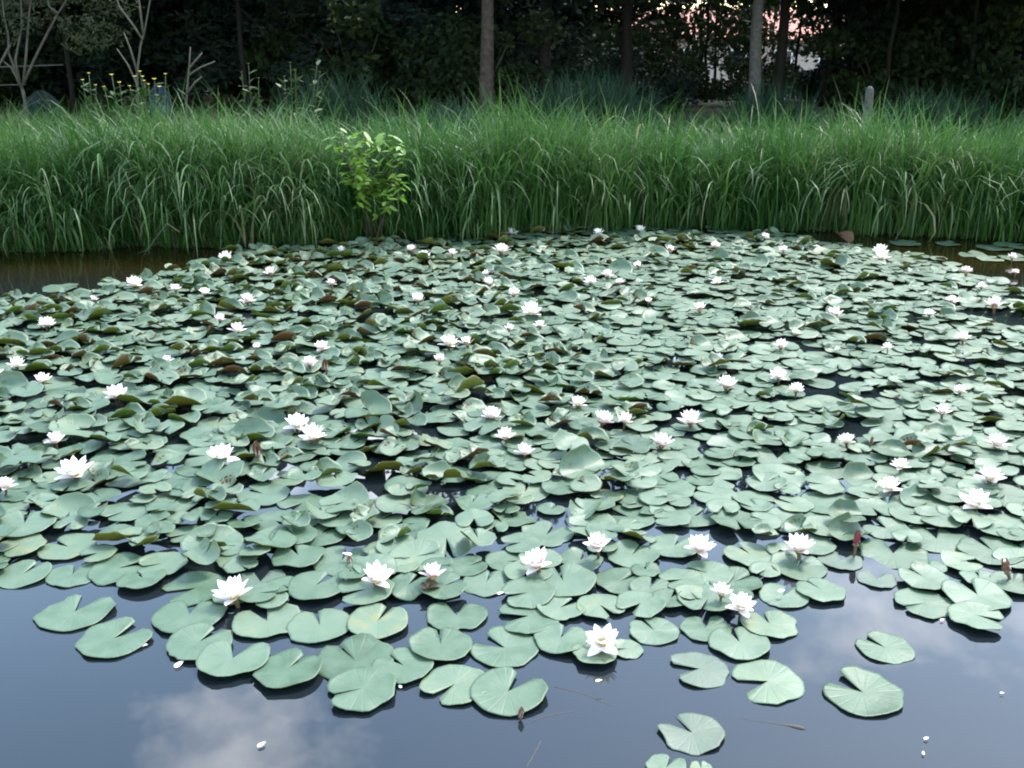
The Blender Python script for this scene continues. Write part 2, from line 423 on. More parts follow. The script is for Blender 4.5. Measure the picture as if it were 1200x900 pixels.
# ------------------------------------------------------------------ lily pads
def pad_arrays(seed, kind, n=30, rings=(0.0, 0.4, 0.75, 0.93, 1.0), two=True):
    """unit-radius pad; notch points to +Y. kind: flat / wavy / curl / fold"""
    g = np.random.default_rng(seed)
    notch = g.uniform(0.05, 0.30) if kind != 'wide' else g.uniform(0.3, 0.5)
    th = np.linspace(notch, 2 * math.pi - notch, n)
    edge = 1 - 0.20 * np.exp(-((th - notch) / 0.16) ** 2) - 0.20 * np.exp(-((2 * math.pi - notch - th) / 0.16) ** 2)
    for k in range(3, 9):
        edge += g.normal(0, 0.016) * np.cos(k * th + g.uniform(0, 6.28))
    edge += g.normal(0, 0.013, n)
    if g.random() < 0.3:                       # a nibbled edge
        c = g.uniform(1, 5.3); edge -= g.uniform(0.05, 0.14) * np.exp(-((th - c) / 0.14) ** 2)
    edge *= 1.0 + 0.05 * np.cos(th)
    pts = []
    for rr in rings:
        r0 = 0.02 * (1 - rr)
        rad = r0 + (edge - r0) * rr if rr > 0 else np.full(n, 0.006)
        pts.append(np.stack([np.sin(th) * rad, np.cos(th) * rad, np.zeros(n)], -1))
    P = np.concatenate(pts)
    co = P[:, :2].copy()
    rad = np.hypot(co[:, 0], co[:, 1]); ang = np.arctan2(co[:, 0], co[:, 1])
    amp = {'flat': 0.024, 'wide': 0.022, 'wavy': 0.045, 'curl': 0.035, 'fold': 0.03}[kind]
    z = amp * rad ** 2 * np.sin(3 * ang + g.uniform(0, 6.28)) + amp * 0.7 * rad ** 2 * np.sin(2 * ang + g.uniform(0, 6.28)) \
        + amp * 0.5 * rad ** 3 * np.sin(7 * ang + g.uniform(0, 6.28))
    z += g.uniform(-0.02, 0.03) * rad ** 2
    for k_ in range(g.integers(1, 4)):          # stretches of rim that stand up or hang
        c_ = g.uniform(-3.14, 3.14); dd = (ang - c_ + math.pi) % (2 * math.pi) - math.pi
        z += g.uniform(-0.03, 0.10) * rad ** 6 * np.exp(-(dd / g.uniform(0.3, 0.7)) ** 2)
    P[:, 2] = z
    def bend(dirang, c, Rr):
        d = np.array([math.cos(dirang), math.sin(dirang)])
        s = P[:, 0] * d[0] + P[:, 1] * d[1]
        t = np.maximum(0, s - c)
        a_ = np.minimum(t / abs(Rr), 2.0)
        ds = np.where(t > 0, abs(Rr) * np.sin(a_) - t, 0)
        P[:, 0] += d[0] * ds; P[:, 1] += d[1] * ds
        P[:, 2] += math.copysign(1, Rr) * abs(Rr) * (1 - np.cos(a_)) * (t > 0)
    if kind == 'curl':
        pad_arrays.main = g.uniform(0, 6.28)
        bend(pad_arrays.main, g.uniform(0.0, 0.45), g.uniform(0.45, 0.9))
        if g.random() < 0.5: bend(g.uniform(0, 6.28), g.uniform(0.3, 0.6), g.uniform(0.4, 0.8))
    if kind == 'fold':
        w = pad_arrays.main = g.uniform(0, 6.28)
        bend(w, g.uniform(-0.1, 0.2), g.uniform(0.45, 0.8))
        bend(w + math.pi + g.normal(0, 0.4), g.uniform(-0.1, 0.3), g.uniform(0.5, 1.0))
    if kind == 'wavy' and g.random() < 0.6:
        bend(g.uniform(0, 6.28), g.uniform(0.2, 0.6), -g.uniform(0.7, 1.3))
    k = len(rings)
    F = []
    for i in range(k - 1):
        for j in range(n - 1):
            a_ = i * n + j
            F.append((a_, a_ + n, a_ + n + 1, a_ + 1))
    F.append
    F = np.array(F)
    # make sure faces look up
    A = P[F[:, 0]]; B = P[F[:, 1]]; C = P[F[:, 2]]
    nr = np.cross(B - A, C - A)
    if nr[:, 2].sum() < 0:
        F = F[:, ::-1]; nr = -nr
    mi = np.zeros(len(F), int)
    if two:
        vn = np.zeros_like(P)
        for q in range(4): np.add.at(vn, F[:, q], nr)
        vn /= np.linalg.norm(vn, axis=1, keepdims=True) + 1e-9
        Q = P - vn * 0.010
        m0 = len(P)
        F2 = F[:, ::-1] + m0
        # rim
        o = (k - 1) * n
        rim = [(o + j, o + j + 1, o + j + 1 + m0, o + j + m0) for j in range(n - 1)]
        rim += [(i * n, (i + 1) * n, (i + 1) * n + m0, i * n + m0) for i in range(k - 1)]
        e = n - 1
        rim += [((i + 1) * n + e, i * n + e, i * n + e + m0, (i + 1) * n + e + m0) for i in range(k - 1)]
        F = np.concatenate([F, F2, np.array(rim)])
        mi = np.concatenate([mi, np.ones(len(F2) + len(rim), int)])
        P = np.concatenate([P, Q]); co = np.concatenate([co, co])
    return P, F, mi, co

pad_arrays.main = 0.0
MAIN = {}
PADS = []          # dicts: x, y, r, rot, kind, z, tilt
def add_pad(x, y, r, notch=None, kind='flat', z=None, tilt=(0, 0), traced=False, **kw):
    PADS.append(dict(x=x, y=y, r=r, notch=notch, kind=kind, z=z, tilt=tilt, traced=traced, **kw))

# pads traced along the front edge: px, py, width px, direction of the notch on the water (deg, 90 = away from camera), kind
TR = [(87,715,86,80,'wide','nibbled'),(133,747,82,50,'wide','pair'),(85,672,57,100,'flat',0),(138,667,66,30,'flat',0),(192,662,57,200,'flat',0),(25,672,62,70,'flat',0),(80,640,66,150,'flat',0),
 (230,687,76,210,'flat',0),(222,720,84,100,'flat',0),(233,754,74,60,'flat',0),(273,773,82,85,'wide',0),(313,727,78,120,'wide',0),(337,787,76,60,'flat',0),(375,733,74,110,'flat',0),
 (417,773,90,130,'flat',0),(473,780,70,140,'flat',0),(425,808,80,200,'flat',0),(442,730,70,70,'flat',0),(535,720,70,95,'wide',0),(517,757,72,100,'flat',0),(592,757,80,150,'wide',0),
 (533,800,76,230,'flat',0),(595,810,88,55,'wide',0),(620,722,74,190,'wide',0),(656,713,54,40,'flat',0),(657,750,62,70,'flat',0),(697,767,52,60,'flat',0),(736,759,36,190,'flat',0),(767,738,58,115,'flat',0),
 (703,710,56,300,'flat',0),(727,680,60,40,'flat',0),(762,690,48,70,'flat',0),(786,703,42,60,'flat',0),(660,683,76,100,'curl',0),(570,682,58,80,'flat',0),(547,663,46,30,'flat',0),(593,657,50,10,'flat',0),
 (478,690,52,60,'wavy',0),(430,695,66,200,'flat',0),(523,635,74,280,'wavy',0),
 (918,697,56,60,'flat',0),(963,692,56,120,'flat',0),(902,730,64,100,'flat',0),(827,735,58,80,'flat',0),(867,753,70,100,'flat',0),(820,782,70,185,'wide','old'),(900,797,82,195,'wide',0),
 (1038,757,64,130,'flat',0),(1012,810,90,135,'wide',0),(812,857,74,130,'flat','old2'),(781,897,46,60,'flat',0),(822,899,26,90,'flat',0),
 (1083,705,64,200,'flat',0),(1145,700,74,95,'wavy',0),(1143,724,62,330,'flat',0),(1147,679,40,80,'flat',0),(1187,685,50,70,'flat',0),(1083,680,56,120,'flat',0),(1028,677,44,70,'flat','old'),(1047,647,78,70,'wide',0),
 (1098,630,74,80,'flat',0),(1163,645,74,100,'flat',0),(973,590,74,330,'flat',0),(935,663,64,60,'flat',0),(985,655,50,60,'flat','old'),(880,650,60,120,'flat',0),(860,680,62,30,'flat',0),(830,672,60,150,'flat',0),(800,680,52,200,'flat',0),
 (370,690,66,60,'flat',0),(305,680,60,100,'flat','old'),(400,655,70,80,'flat',0),(350,655,60,120,'wavy',0),
 (1190,655,50,0,'flat',0),(1125,660,46,0,'flat',0),(740,650,60,60,'flat',0),(790,640,60,60,'flat',0),(680,655,50,60,'flat',0),(640,625,60,60,'flat',0),
 (70,337,40,20,'flat','far'),(1110,285,28,10,'flat',0),(1140,298,30,100,'flat',0),(1165,290,40,10,'flat',0),(1190,302,40,10,'flat',0),(1160,303,30,10,'flat',0),(1185,288,40,10,'flat',0),(1060,285,34,10,'flat',0),
 (380,283,22,10,'flat',0),(258,303,40,10,'flat',0)]
for (px, py, w, nd, kd, mk) in TR:
    P, t = on_plane(px, py, 0.01)
    r = w / (FPX / t) / 2.0
    add_pad(P.x, P.y, r * 1.03, notch=R(nd), kind=kd, traced=True, mark=mk)

# random mat behind them, bounded in the water plane by polylines
back = np.array([(-200, 372), (0, 356), (60, 350), (108, 346), (118, 334), (180, 330), (232, 312), (252, 300), (330, 294), (380, 289), (480, 286), (540, 276), (600, 270), (700, 268), (860, 271), (940, 279), (1040, 296), (1100, 304), (1150, 328), (1200, 345), (1400, 380)])
front = np.array([(-200, 690), (0, 684), (110, 680), (170, 690), (260, 712), (400, 705), (520, 700), (600, 712), (700, 720), (800, 728), (900, 690), (985, 668), (1020, 660), (1080, 672), (1200, 690), (1400, 690)])
BW = np.array([tuple(on_plane(*q)[0])[:2] for q in back]); FW = np.array([tuple(on_plane(*q)[0])[:2] for q in front])
holes = [(1010, 505, 26), (955, 462, 24), (905, 590, 22), (870, 418, 16), (975, 445, 20), (720, 408, 16), (430, 572, 22), (300, 668, 16), (570, 455, 16), (765, 610, 20), (660, 608, 24), (1000, 560, 20), (1080, 452, 18),
         (500, 505, 16), (330, 720, 10), (1150, 370, 30), (1185, 378, 26), (1060, 590, 14), (960, 340, 14), (1060, 318, 12), (630, 590, 12), (15, 615, 16), (560, 702, 30), (20, 500, 10), (1120, 668, 14), (1010, 625, 14), (700, 565, 12), (1190, 560, 14), (745, 460, 12), (540, 600, 12)]
HW = []
for q in holes:
    P, t = on_plane(q[0], q[1]); HW.append((P.x, P.y, q[2] / (FPX / t)))
cell = {}
def cells(x, y): return int(math.floor(x / 0.3)), int(math.floor(y / 0.3))
def near(x, y):
    cx, cy = cells(x, y)
    for i in (-1, 0, 1):
        for j in (-1, 0, 1):
            for q in cell.get((cx + i, cy + j), ()): yield q
for q in PADS: cell.setdefault(cells(q['x'], q['y']), []).append(q)
def lown(x, y): return math.sin(x * 1.3 + 1.7 * math.sin(y * 0.9)) * math.sin(y * 1.6 + 0.8 * math.sin(x * 1.9))
RS = random.Random(11)
for pas, (att, sep) in enumerate([(10000, 0.80), (10000, 0.66), (9000, 0.52), (9000, 0.42)]):
    for k in range(att):
        x = RS.uniform(-6.6, 6.6); y = RS.uniform(2.6, 10.4)
        if not (np.interp(x, FW[:, 0], FW[:, 1]) < y < np.interp(x, BW[:, 0], BW[:, 1])): continue
        if any((x - h[0]) ** 2 + ((y - h[1])) ** 2 < h[2] ** 2 for h in HW): continue
        r = RS.uniform(0.074, 0.116) if pas == 0 else RS.uniform(0.05, 0.09)
        sp_ = sep * (1.0 + 0.08 * lown(x, y))
        ok = True
        for q in near(x, y):
            s = sp_ if not q['traced'] else max(sp_, 0.66)
            if (x - q['x']) ** 2 + (y - q['y']) ** 2 < (s * (r + q['r'])) ** 2: ok = False; break
        if not ok: continue
        px, py, _ = to_px(x, y, 0.0)
        pc = np.interp(px, [0, 300, 600, 800, 1200], [0.58, 0.64, 0.48, 0.22, 0.16]) * np.interp(py, [280, 340, 560, 640, 680], [1.0, 1.1, 0.9, 0.6, 0.2]) + 0.10 * lown(x * 1.7, y * 1.7)
        u = RS.random()
        kd = ('fold' if RS.random() < 0.35 else 'curl') if u < pc else ('wavy' if RS.random() < 0.28 else ('wide' if RS.random() < 0.15 else 'flat'))
        add_pad(x, y, r, kind=kd, mark=0)
        PADS[-1]['pass'] = pas
        cell.setdefault(cells(x, y), []).append(PADS[-1])
# where the flowers stand (photo pixels); the pads under them lie flat
NEAR = [
 (275,690,46,'open white lily flower with spread sepals beside the open water near the cloud reflection',0.92,0.06),
 (441,672,42,'white lily flower half turned, resting on a broad pad next to a small open lily',0.80,0.06),
 (507,670,32,'small upright white lily flower over a dark brown sunken leaf',0.68,0.06),
 (630,655,40,'white lily flower with tall centre petals and two sepals stretched wide, above a curled pad',0.85,0.07),
 (700,634,33,'white lily flower with pink base raised above a dark gap of water',0.75,0.09),
 (706,745,42,'wide open white lily flower showing its yellow centre, at the outer brink of the mat',1.0,0.06),
 (868,705,36,'bigger, wider of two white lily flowers touching each other by the open water',0.97,0.06),
 (845,691,26,'smaller of two white lily flowers touching each other by the open water',0.75,0.08),
 (820,637,36,'full white lily flower with pinkish sepals beside a dark water gap',0.9,0.07),
 (936,637,38,'full white lily flower with one sepal hanging below, near a red bud',0.9,0.07),
 (1143,584,38,'broad white lily flower with pink underside close to another open lily of the same row',0.95,0.07),
 (1043,567,28,'white lily flower standing at the rim of a large curved pad',0.85,0.07),
 (1160,555,32,'low white lily flower next to the broad pink based one',0.9,0.05),
 (1168,516,28,'white lily flower standing over a dark gap with a tiny pale bud beside it',0.9,0.07),
 (89,547,42,'large white lily flower casting a dark shadow on the pad below it',0.95,0.08),
 (261,530,36,'white lily flower lying open beside a brown bud',0.95,0.06),
 (367,507,36,'lower of two white lily flowers next to a tall upright pad',0.92,0.06),
 (348,493,30,'upper of two white lily flowers next to a tall upright pad',0.9,0.07),
 (137,459,30,'white lily flower alone between curled olive pads',0.9,0.07),
 (65,513,24,'small white lily flower with brown sepal behind the large shadow casting one',0.8,0.08),
 (7,566,24,'white lily flower with dark red base cut by the frame edge',0.85,0.08),
]
MIDF = [(50,443,24),(20,425,22),(377,405,20),(363,423,20),(576,484,28),(593,508,24),(615,527,24),(677,470,22),(706,489,28),(732,490,22),(775,516,30),(809,489,30),(851,448,28),(912,437,22),(933,454,20),(992,514,22),(1104,480,22),(1125,456,18),(526,399,24),(548,400,20),(515,420,18)]
FARF = [(55,377,20),(258,372,14),(278,384,20),(978,366,20),(915,403,18),(1032,291,17),(1033,299,18),(1128,394,18),(1089,366,14),(1115,350,14),(1165,355,22),(1132,317,16),(1040,405,12),(820,360,18),(841,329,14),(838,287,14),(896,276,12),(918,291,11),(750,268,14),(701,272,14),(600,271,14),(587,291,20),(482,291,14),(497,298,16),(570,320,12),(573,330,16),(602,342,16),(622,362,26),(633,380,15),(490,349,18),(692,328,16),(712,320,14),(265,300,18),(318,318,16),(290,349,18),(240,341,14),(206,337,14),(158,330,20),(110,350,11),(197,420,13),(785,292,14),(748,310,12),(530,295,12),(400,292,12),(1186,300,12),(725,330,12),(1055,543,20),(597,384,14),(842,418,13),(2,437,14),(302,405,11),(760,352,11),(1190,318,10),(388,330,12),(1150,334,11)]
FLW = [on_plane(q[0], q[1] + .24 * q[2], .03)[0] for q in list(NEAR) + MIDF + FARF]
for q in PADS:
    if q['kind'] in ('curl', 'fold') and any((q['x'] - p_.x) ** 2 + (q['y'] + .05 - p_.y) ** 2 < .12 ** 2 for p_ in FLW): q['kind'] = 'flat'
# heights: a pad that overlaps an earlier one lies on top of it
for i, q in enumerate(PADS):
    base = RS.uniform(0.003, 0.007)
    zs = [p2['z'] for p2 in near(q['x'], q['y']) if p2.get('z') is not None and p2 is not q and math.hypot(p2['x'] - q['x'], p2['y'] - q['y']) < 0.92 * (p2['r'] + q['r'])]
    z = base + (min(max(zs), 0.028) * 0.7 if zs else 0)
    if q['kind'] in ('curl', 'fold'): z += RS.uniform(0.0, 0.035)
    if q['kind'] == 'wavy': z += RS.uniform(0.005, 0.02)
    q['z'] = z
    if q['notch'] is None: q['notch'] = RS.uniform(0, 6.283)
    tl = {'flat': 0.025, 'wide': 0.025, 'wavy': 0.05, 'curl': 0.10, 'fold': 0.10}[q['kind']]
    if not q['traced'] and q['kind'] in ('flat', 'wide') : tl = 0.035
    q['tilt'] = (RS.gauss(0, tl), RS.gauss(0, tl))
    # the rim stays out of the water
    q['z'] += q['r'] * 0.55 * math.hypot(*q['tilt'])

KINDS = ('flat', 'wide', 'wavy', 'curl', 'fold')
NV = {'flat': 24, 'wide': 16, 'wavy': 16, 'curl': 20, 'fold': 14}
padmesh = {}
for kd in KINDS:
    for i in range(NV[kd]):
        P, F, mi, co = pad_arrays(hash((KINDS.index(kd), i)) % 99991, kd)
        MAIN[kd, i] = pad_arrays.main
        padmesh[kd, i] = mesh('lily_pad', P, F, [M['pad_top'], M['pad_under']], mi, np.zeros(len(P)), co)
P, F, mi, co = pad_arrays(5, 'flat')
old_mesh = mesh('lily_pad', P, F, [M['pad_old'], M['pad_under']], mi, np.zeros(len(P)), co)
P, F, mi, co = pad_arrays(8, 'wide')
old_mesh2 = mesh('lily_pad', P, F, [M['pad_old'], M['pad_under']], mi, np.zeros(len(P)), co)

for q in PADS:
    px, py, dep = to_px(q['x'], q['y'], q['z'])
    q['px'], q['py'] = px, py
    inview = -30 < px < 1230 and 250 < py < 930
    q['size'] = q['r'] / dep if inview else 0.0
order = sorted(range(len(PADS)), key=lambda i: -(PADS[i]['size'] + (1 if PADS[i]['traced'] else 0)))
single = order[:300]
rest = order[300:]

LAB = {
 'flat': 'flat blue green lily pad with narrow notch lying in the crowded mat',
 'wide': 'flat blue green lily pad with wide open notch lying in the crowded mat',
 'wavy': 'blue green lily pad with gently wavy surface resting over neighbouring pads',
 'curl': 'raised lily pad with one side of its rim curled up showing its paler underside',
 'fold': 'lily pad folded up into a trough with both sides lifted off the water'}
SPECIAL = {
 (87,715): 'widely notched lily pad floating free beside one other pad near the mat',
 (133,747): 'lily pad with deep slit, the outer of two floating free beside the mat',
 (233,754): 'lily pad with notch lying next to a floating white petal',
 (273,773): 'lily pad with a wide heart shaped notch under its neighbour beside the cloud reflection',
 (337,787): 'heart shaped lily pad on the edge of the cloud reflection, half surrounded by water',
 (425,808): 'lily pad mostly tucked under two larger pads at the brink of the cloud reflection',
 (595,810): 'large lily pad with wide notch and a brown withered flower at its rim',
 (533,800): 'lily pad half covered by the large notched pad with the withered flower',
 (697,767): 'small cupped lily pad directly under the open flower with visible yellow centre',
 (736,759): 'very small round lily pad tucked against the flower with visible yellow centre',
 (820,782): 'greyish pink lily pad with a side slit beside the pale green side notched pad',
 (900,797): 'pale green lily pad alone on the water with its notch opening sideways',
 (1038,757): 'small rounded lily pad floating alone between the mat and the speckled pad',
 (1012,810): 'large speckled yellowish lily pad floating alone with a deep slit',
 (812,857): 'grey green weathered lily pad floating alone far out on the open water',
 (781,897): 'lily pad cut by the frame edge beside an even smaller one',
 (822,899): 'tiny lily pad cut by the frame edge beside a larger one',
 (70,337): 'single lily pad floating on the brown water below the grassy bank'}
for i in single:
    q = PADS[i]
    vi = RS.randrange(NV[q['kind']]); me = padmesh[q['kind'], vi]
    if q['kind'] in ('curl', 'fold') and not q['traced'] and RS.random() < .55:
        q['notch'] = RS.choice((-1.57, -1.57, 1.57)) + RS.gauss(0, .5) - MAIN[q['kind'], vi] + math.pi / 2
    if q.get('mark') == 'old': me = old_mesh2
    if q.get('mark') == 'old2': me = old_mesh
    o = link('lily_pad', me, None, (q['x'], q['y'], q['z']),
             (q['tilt'][0], q['tilt'][1], q['notch'] - math.pi / 2), (q['r'],) * 3)
    lab = LAB[q['kind']]; grp = 'lily pads in the mat: ' + q['kind']
    if q['kind'] in ('flat', 'wavy'):
        sz = 'large' if q['r'] > .105 else ('small' if q['r'] < .08 else 'medium sized')
        lab = sz + ' ' + lab; grp += ', ' + sz
    if q.get('mark') in ('old', 'old2'):
        lab = 'greyish weathered lily pad lying among greener pads'; grp = 'weathered lily pads'
    if q['traced']:
        for t_ in TR:
            if (t_[0], t_[1]) in SPECIAL:
                Pq = on_plane(t_[0], t_[1], 0.01)[0]
                if abs(Pq.x - q['x']) < 1e-4 and abs(Pq.y - q['y']) < 1e-4:
                    lab = SPECIAL[t_[0], t_[1]]; grp = None
    tag(o, lab, 'lily pad', grp)

# the far pads, past the 300 largest: one object
VV, FF, MI, TT, CO, off = [], [], [], [], [], 0
lowcache = {}
for i in rest:
    q = PADS[i]
    key = (q['kind'], RS.randrange(14))
    if key not in lowcache:
        lowcache[key] = pad_arrays(1000 + KINDS.index(key[0]) * 50 + key[1], key[0], n=17, rings=(0.0, 0.5, 0.85, 1.0))
        MAIN[key, 'low'] = pad_arrays.main
    P, F, mi, co = lowcache[key]
    if q['kind'] in ('curl', 'fold') and RS.random() < .6:
        q['notch'] = RS.choice((-1.57, -1.57, 1.57)) + RS.gauss(0, .5) - MAIN[key, 'low'] + math.pi / 2
    Mx = np.array(Euler((q['tilt'][0], q['tilt'][1], q['notch'] - math.pi / 2)).to_matrix())
    W = (P * q['r']) @ Mx.T + np.array([q['x'], q['y'], q['z']])
    VV.append(W); FF.append(F + off); MI.append(mi); TT.append(np.full(len(P), RS.random())); CO.append(co); off += len(P)
far_pads = link('lily_pads_beyond', mesh('lily_pads_beyond', np.concatenate(VV), np.concatenate(FF), [M['pad_top'], M['pad_under']], np.concatenate(MI), np.concatenate(TT), np.concatenate(CO)))
tag(far_pads, 'dense mat of small distant lily pads towards the grassy bank', 'lily pads', kind='stuff')
print('PADS', len(PADS), 'single', len(single))

# ------------------------------------------------------------------ lily flowers
def petal_data(Ln, W, cup, rise, tipw=0.7, nu=7, two=False):
    us = np.linspace(0, 1, nu); vs = (-1, 0, 1)
    P = []
    for u in us:
        w = W * (math.sin(math.pi * min(1, 0.10 + 0.90 * u ** tipw)) ** 0.75 + 0.02)
        for v in vs:
            P.append((Ln * u, v * w, cup * W * (v * v) * math.sin(math.pi * u * 0.9 + 0.2) + rise * Ln * u * u))
    F = [(i * 3 + j, (i + 1) * 3 + j, (i + 1) * 3 + j + 1, i * 3 + j + 1) for i in range(nu - 1) for j in range(2)]
    mi = [0] * len(F)
    P = np.array(P)
    if two:
        n0 = len(P)
        P = np.concatenate([P, P + np.array([0, 0, -0.02])])
        F = F + [tuple(x + n0 for x in f[::-1]) for f in F]
        mi = mi + [1] * len(mi)
    return P, F, mi

def stamen_data(n=40, seed=3):
    g = random.Random(seed); V, F = [], []
    for k in range(n):
        a_ = k * 2.399; rr = 0.03 + 0.19 * math.sqrt(k / n); h = 0.34 - 0.3 * rr + g.uniform(-.03, .03)
        lean = 0.10 * math.sqrt(k / n)
        bx, by = rr * math.cos(a_), rr * math.sin(a_)
        tx, ty = (rr + lean) * math.cos(a_), (rr + lean) * math.sin(a_)
        w = 0.022
        o = len(V)
        nx_, ny_ = -math.sin(a_) * w, math.cos(a_) * w
        V += [(bx - nx_, by - ny_, 0.04), (bx + nx_, by + ny_, 0.04), (tx + nx_, ty + ny_, h), (tx - nx_, ty - ny_, h), (bx * .6, by * .6, h * 0.9)]
        F += [(o, o + 1, o + 2, o + 3), (o + 3, o + 2, o + 4)]
    return V, F

# unit flower: radius 1 when fully open
PD = {'sepal': petal_data(1.0, 0.27, 0.28, 0.06, 0.75, two=True), 'outer': petal_data(0.98, 0.27, 0.35, 0.18, 0.75),
      'mid': petal_data(0.92, 0.25, 0.4, 0.20, 0.75), 'inner': petal_data(0.78, 0.20, 0.4, 0.20, 0.75)}
PM = {k: mesh(k + '_petal', v[0], v[1], {'sepal': [M['petal'], M['sepal_back']], 'outer': [M['petal']], 'mid': [M['petal']], 'inner': [M['petal']]}[k], v[2], np.zeros(len(v[0]))) for k, v in PD.items()}
PM['outer_pink'] = mesh('outer_pink_petal', PD['outer'][0], PD['outer'][1], [M['petal_pink']], PD['outer'][2], np.zeros(len(PD['outer'][0])))
for nm in ('bud_red', 'bud_brown'):
    d = petal_data(1.0, 0.30, 0.5, 0.28, 0.8, two=True)
    PM[nm] = mesh(nm, d[0], d[1], [M[nm], M[nm]], d[2], np.zeros(len(d[0])))
sv, sf = stamen_data()
SM = mesh('stamens', sv, sf, [M['stamen']], None, np.zeros(len(sv)), smooth=False)
rv, rf = tube_data([(0, 0, -0.9), (0.02, 0.01, -0.5), (0, 0, -0.16), (0, 0, 0.0), (0, 0, 0.06)], [0.09, 0.10, 0.12, 0.24, 0.2], 8)
RM = mesh('stalk', [tuple(v) for v in rv], rf, [M['stalk']], None, np.zeros(len(rv)))

def flower_layout(open_, g):
    """list of (mesh key, azimuth, elevation, scale) for openness 0 (bud) .. 1 (fully open)"""
    def el(a, b): return R(a + (b - a) * open_)
    Lq = []
    a0 = g.uniform(0, 6.28)
    for k in range(4): Lq.append(('sepal', a0 + k * math.pi / 2 + g.gauss(0, .08), el(78, 4 + g.uniform(-6, 10)), 1.0))
    for k in range(8): Lq.append(('outer', a0 + .3 + k * 2 * math.pi / 8 + g.gauss(0, .06), el(80, 30 + g.gauss(0, 5)), 1 + g.gauss(0, .04)))
    for k in range(7): Lq.append(('mid', a0 + .75 + k * 2 * math.pi / 7 + g.gauss(0, .06), el(83, 52 + g.gauss(0, 5)), 1 + g.gauss(0, .04)))
    for k in range(6): Lq.append(('inner', a0 + k * 2 * math.pi / 6 + g.gauss(0, .06), el(86, (64 if open_ < .94 else 54) + g.gauss(0, 4)), 1 + g.gauss(0, .04)))
    return Lq

def local_matrix(az, elv, s):
    return Matrix.Rotation(az, 4, 'Z') @ Matrix.Rotation(-elv, 4, 'Y') @ Matrix.Translation((0.07, 0, 0)) @ Matrix.Scale(s, 4)

FG = random.Random(5)
def flower(px, py, w, label, group=None, open_=0.9, lift=None, full=True, pink=False, tilt=None, name='water_lily_flower'):
    zc = (0.05 if lift is None else lift) * 0.55
    P, t = on_plane(px, py + 0.24 * w, zc)
    zp = [q['z'] for q in PADS if (q['x'] - P.x) ** 2 + (q['y'] - P.y) ** 2 < (q['r'] * .9) ** 2]
    if zp: zc = max(zc, max(zp) + .014)
    P, t = on_plane(px, py + 0.24 * w, zc)
    r = w / (FPX / t) / 2 * (1.12 if open_ > .6 else 1.25)
    tl = tilt or (FG.gauss(0.03, 0.10), FG.gauss(0, 0.12))
    loc = (P.x, P.y, zc)
    rz = FG.uniform(0, 6.28)
    lay = flower_layout(open_, FG)
    if full:
        e = empty(name, loc); e.rotation_euler = (tl[0], tl[1], 0); e.scale = (r,) * 3
        for (k, az, elv, s) in lay:
            key = 'outer_pink' if (k == 'outer' and pink) else k
            o = link('sepal' if k == 'sepal' else 'petal', PM[key], e)
            o.matrix_local = local_matrix(az, elv, s)
        link('stamens', SM, e); link('stalk', RM, e)
    else:
        V, F, MI = [], [], []
        for (k, az, elv, s) in lay:
            if k == 'inner' and FG.random() < 0.3: continue
            d = PD[k]; mt = local_matrix(az, elv, s); o = len(V)
            V += [tuple(mt @ Vector(v)) for v in d[0]]
            F += [tuple(i + o for i in f) for f in d[1]]
            MI += [{'sepal': (0, 1), 'outer': (3 if pink else 0, 0), 'mid': (0, 0), 'inner': (0, 0)}[k][m_] for m_ in d[2]]
        o = len(V); V += sv; F += [tuple(i + o for i in f) for f in sf]; MI += [2] * len(sf)
        o = len(V); V += [tuple(v) for v in rv]; F += [tuple(i + o for i in f) for f in rf]; MI += [4] * len(rf)
        me = mesh('water_lily_flower', V, F, [M['petal'], M['sepal_back'], M['stamen'], M['petal_pink'], M['stalk']], MI, np.zeros(len(V)))
        e = link(name, me, None, loc, (tl[0], tl[1], 0), (r,) * 3)
    tag(e, label, 'flower', group)
    return e

def bud(px, py, w, key, label, lift=0.05, open_=0.0, white=False):
    P, t = on_plane(px, py + w * 0.7, lift)
    r = w / (FPX / t) * 1.1
    e = empty('water_lily_bud', (P.x, P.y, lift)); e.rotation_euler = (FG.gauss(0, .1), FG.gauss(0, .15), 0); e.scale = (r,) * 3
    for k in range(4):
        o = link('sepal', PM[key], e); o.matrix_local = local_matrix(k * math.pi / 2 + 0.4, R(80 - 22 * open_), 1.0)
    for k in range(5):
        o = link('petal', PM['outer'], e); o.matrix_local = local_matrix(k * math.pi * 0.4, R(84 - 12 * open_), 1.0 if white else 0.85)
    link('stalk', RM, e)
    tag(e, label, 'flower bud')
    return e

for (px, py, w, lab, op, lf) in NEAR:
    flower(px, py, w, lab, None, op, lf, True, pink=FG.random() < 0.5, tilt=(0.42, -0.1) if px == 706 else ((FG.uniform(.15, .3), FG.gauss(0, .12)) if op > .94 else None))
for (px, py, w) in MIDF:
    flower(px, py, w, 'white lily flower in the middle of the pad mat, away from the water edges', 'white lily flowers in the middle of the mat', FG.uniform(.58, 1), FG.uniform(.05, .09), True, pink=FG.random() < 0.3)
for (px, py, w) in FARF:
    flower(px, py, w * 1.08, 'small distant white lily flower in the far half of the pad mat', 'distant white lily flowers', FG.uniform(.6, 1), FG.uniform(.04, .09), False, pink=FG.random() < 0.25)
bud(302, 523, 15, 'bud_brown', 'brown closed lily bud standing up beside an open white flower', 0.06)
bud(1003, 628, 15, 'bud_red', 'dark red lily bud opening with white petal tips above a small pad', 0.05, 0.5)
bud(1181, 660, 16, 'bud_brown', 'round half closed white lily bud with dark base at the water edge', 0.04, 0.7, True)
bud(610, 832, 11, 'bud_brown', 'withered brown flower at the rim of the large outer pad', 0.01, 0.3)
bud(382, 425, 11, 'bud_brown', 'withered brown bud between two white lily flowers', 0.05, 0.1)
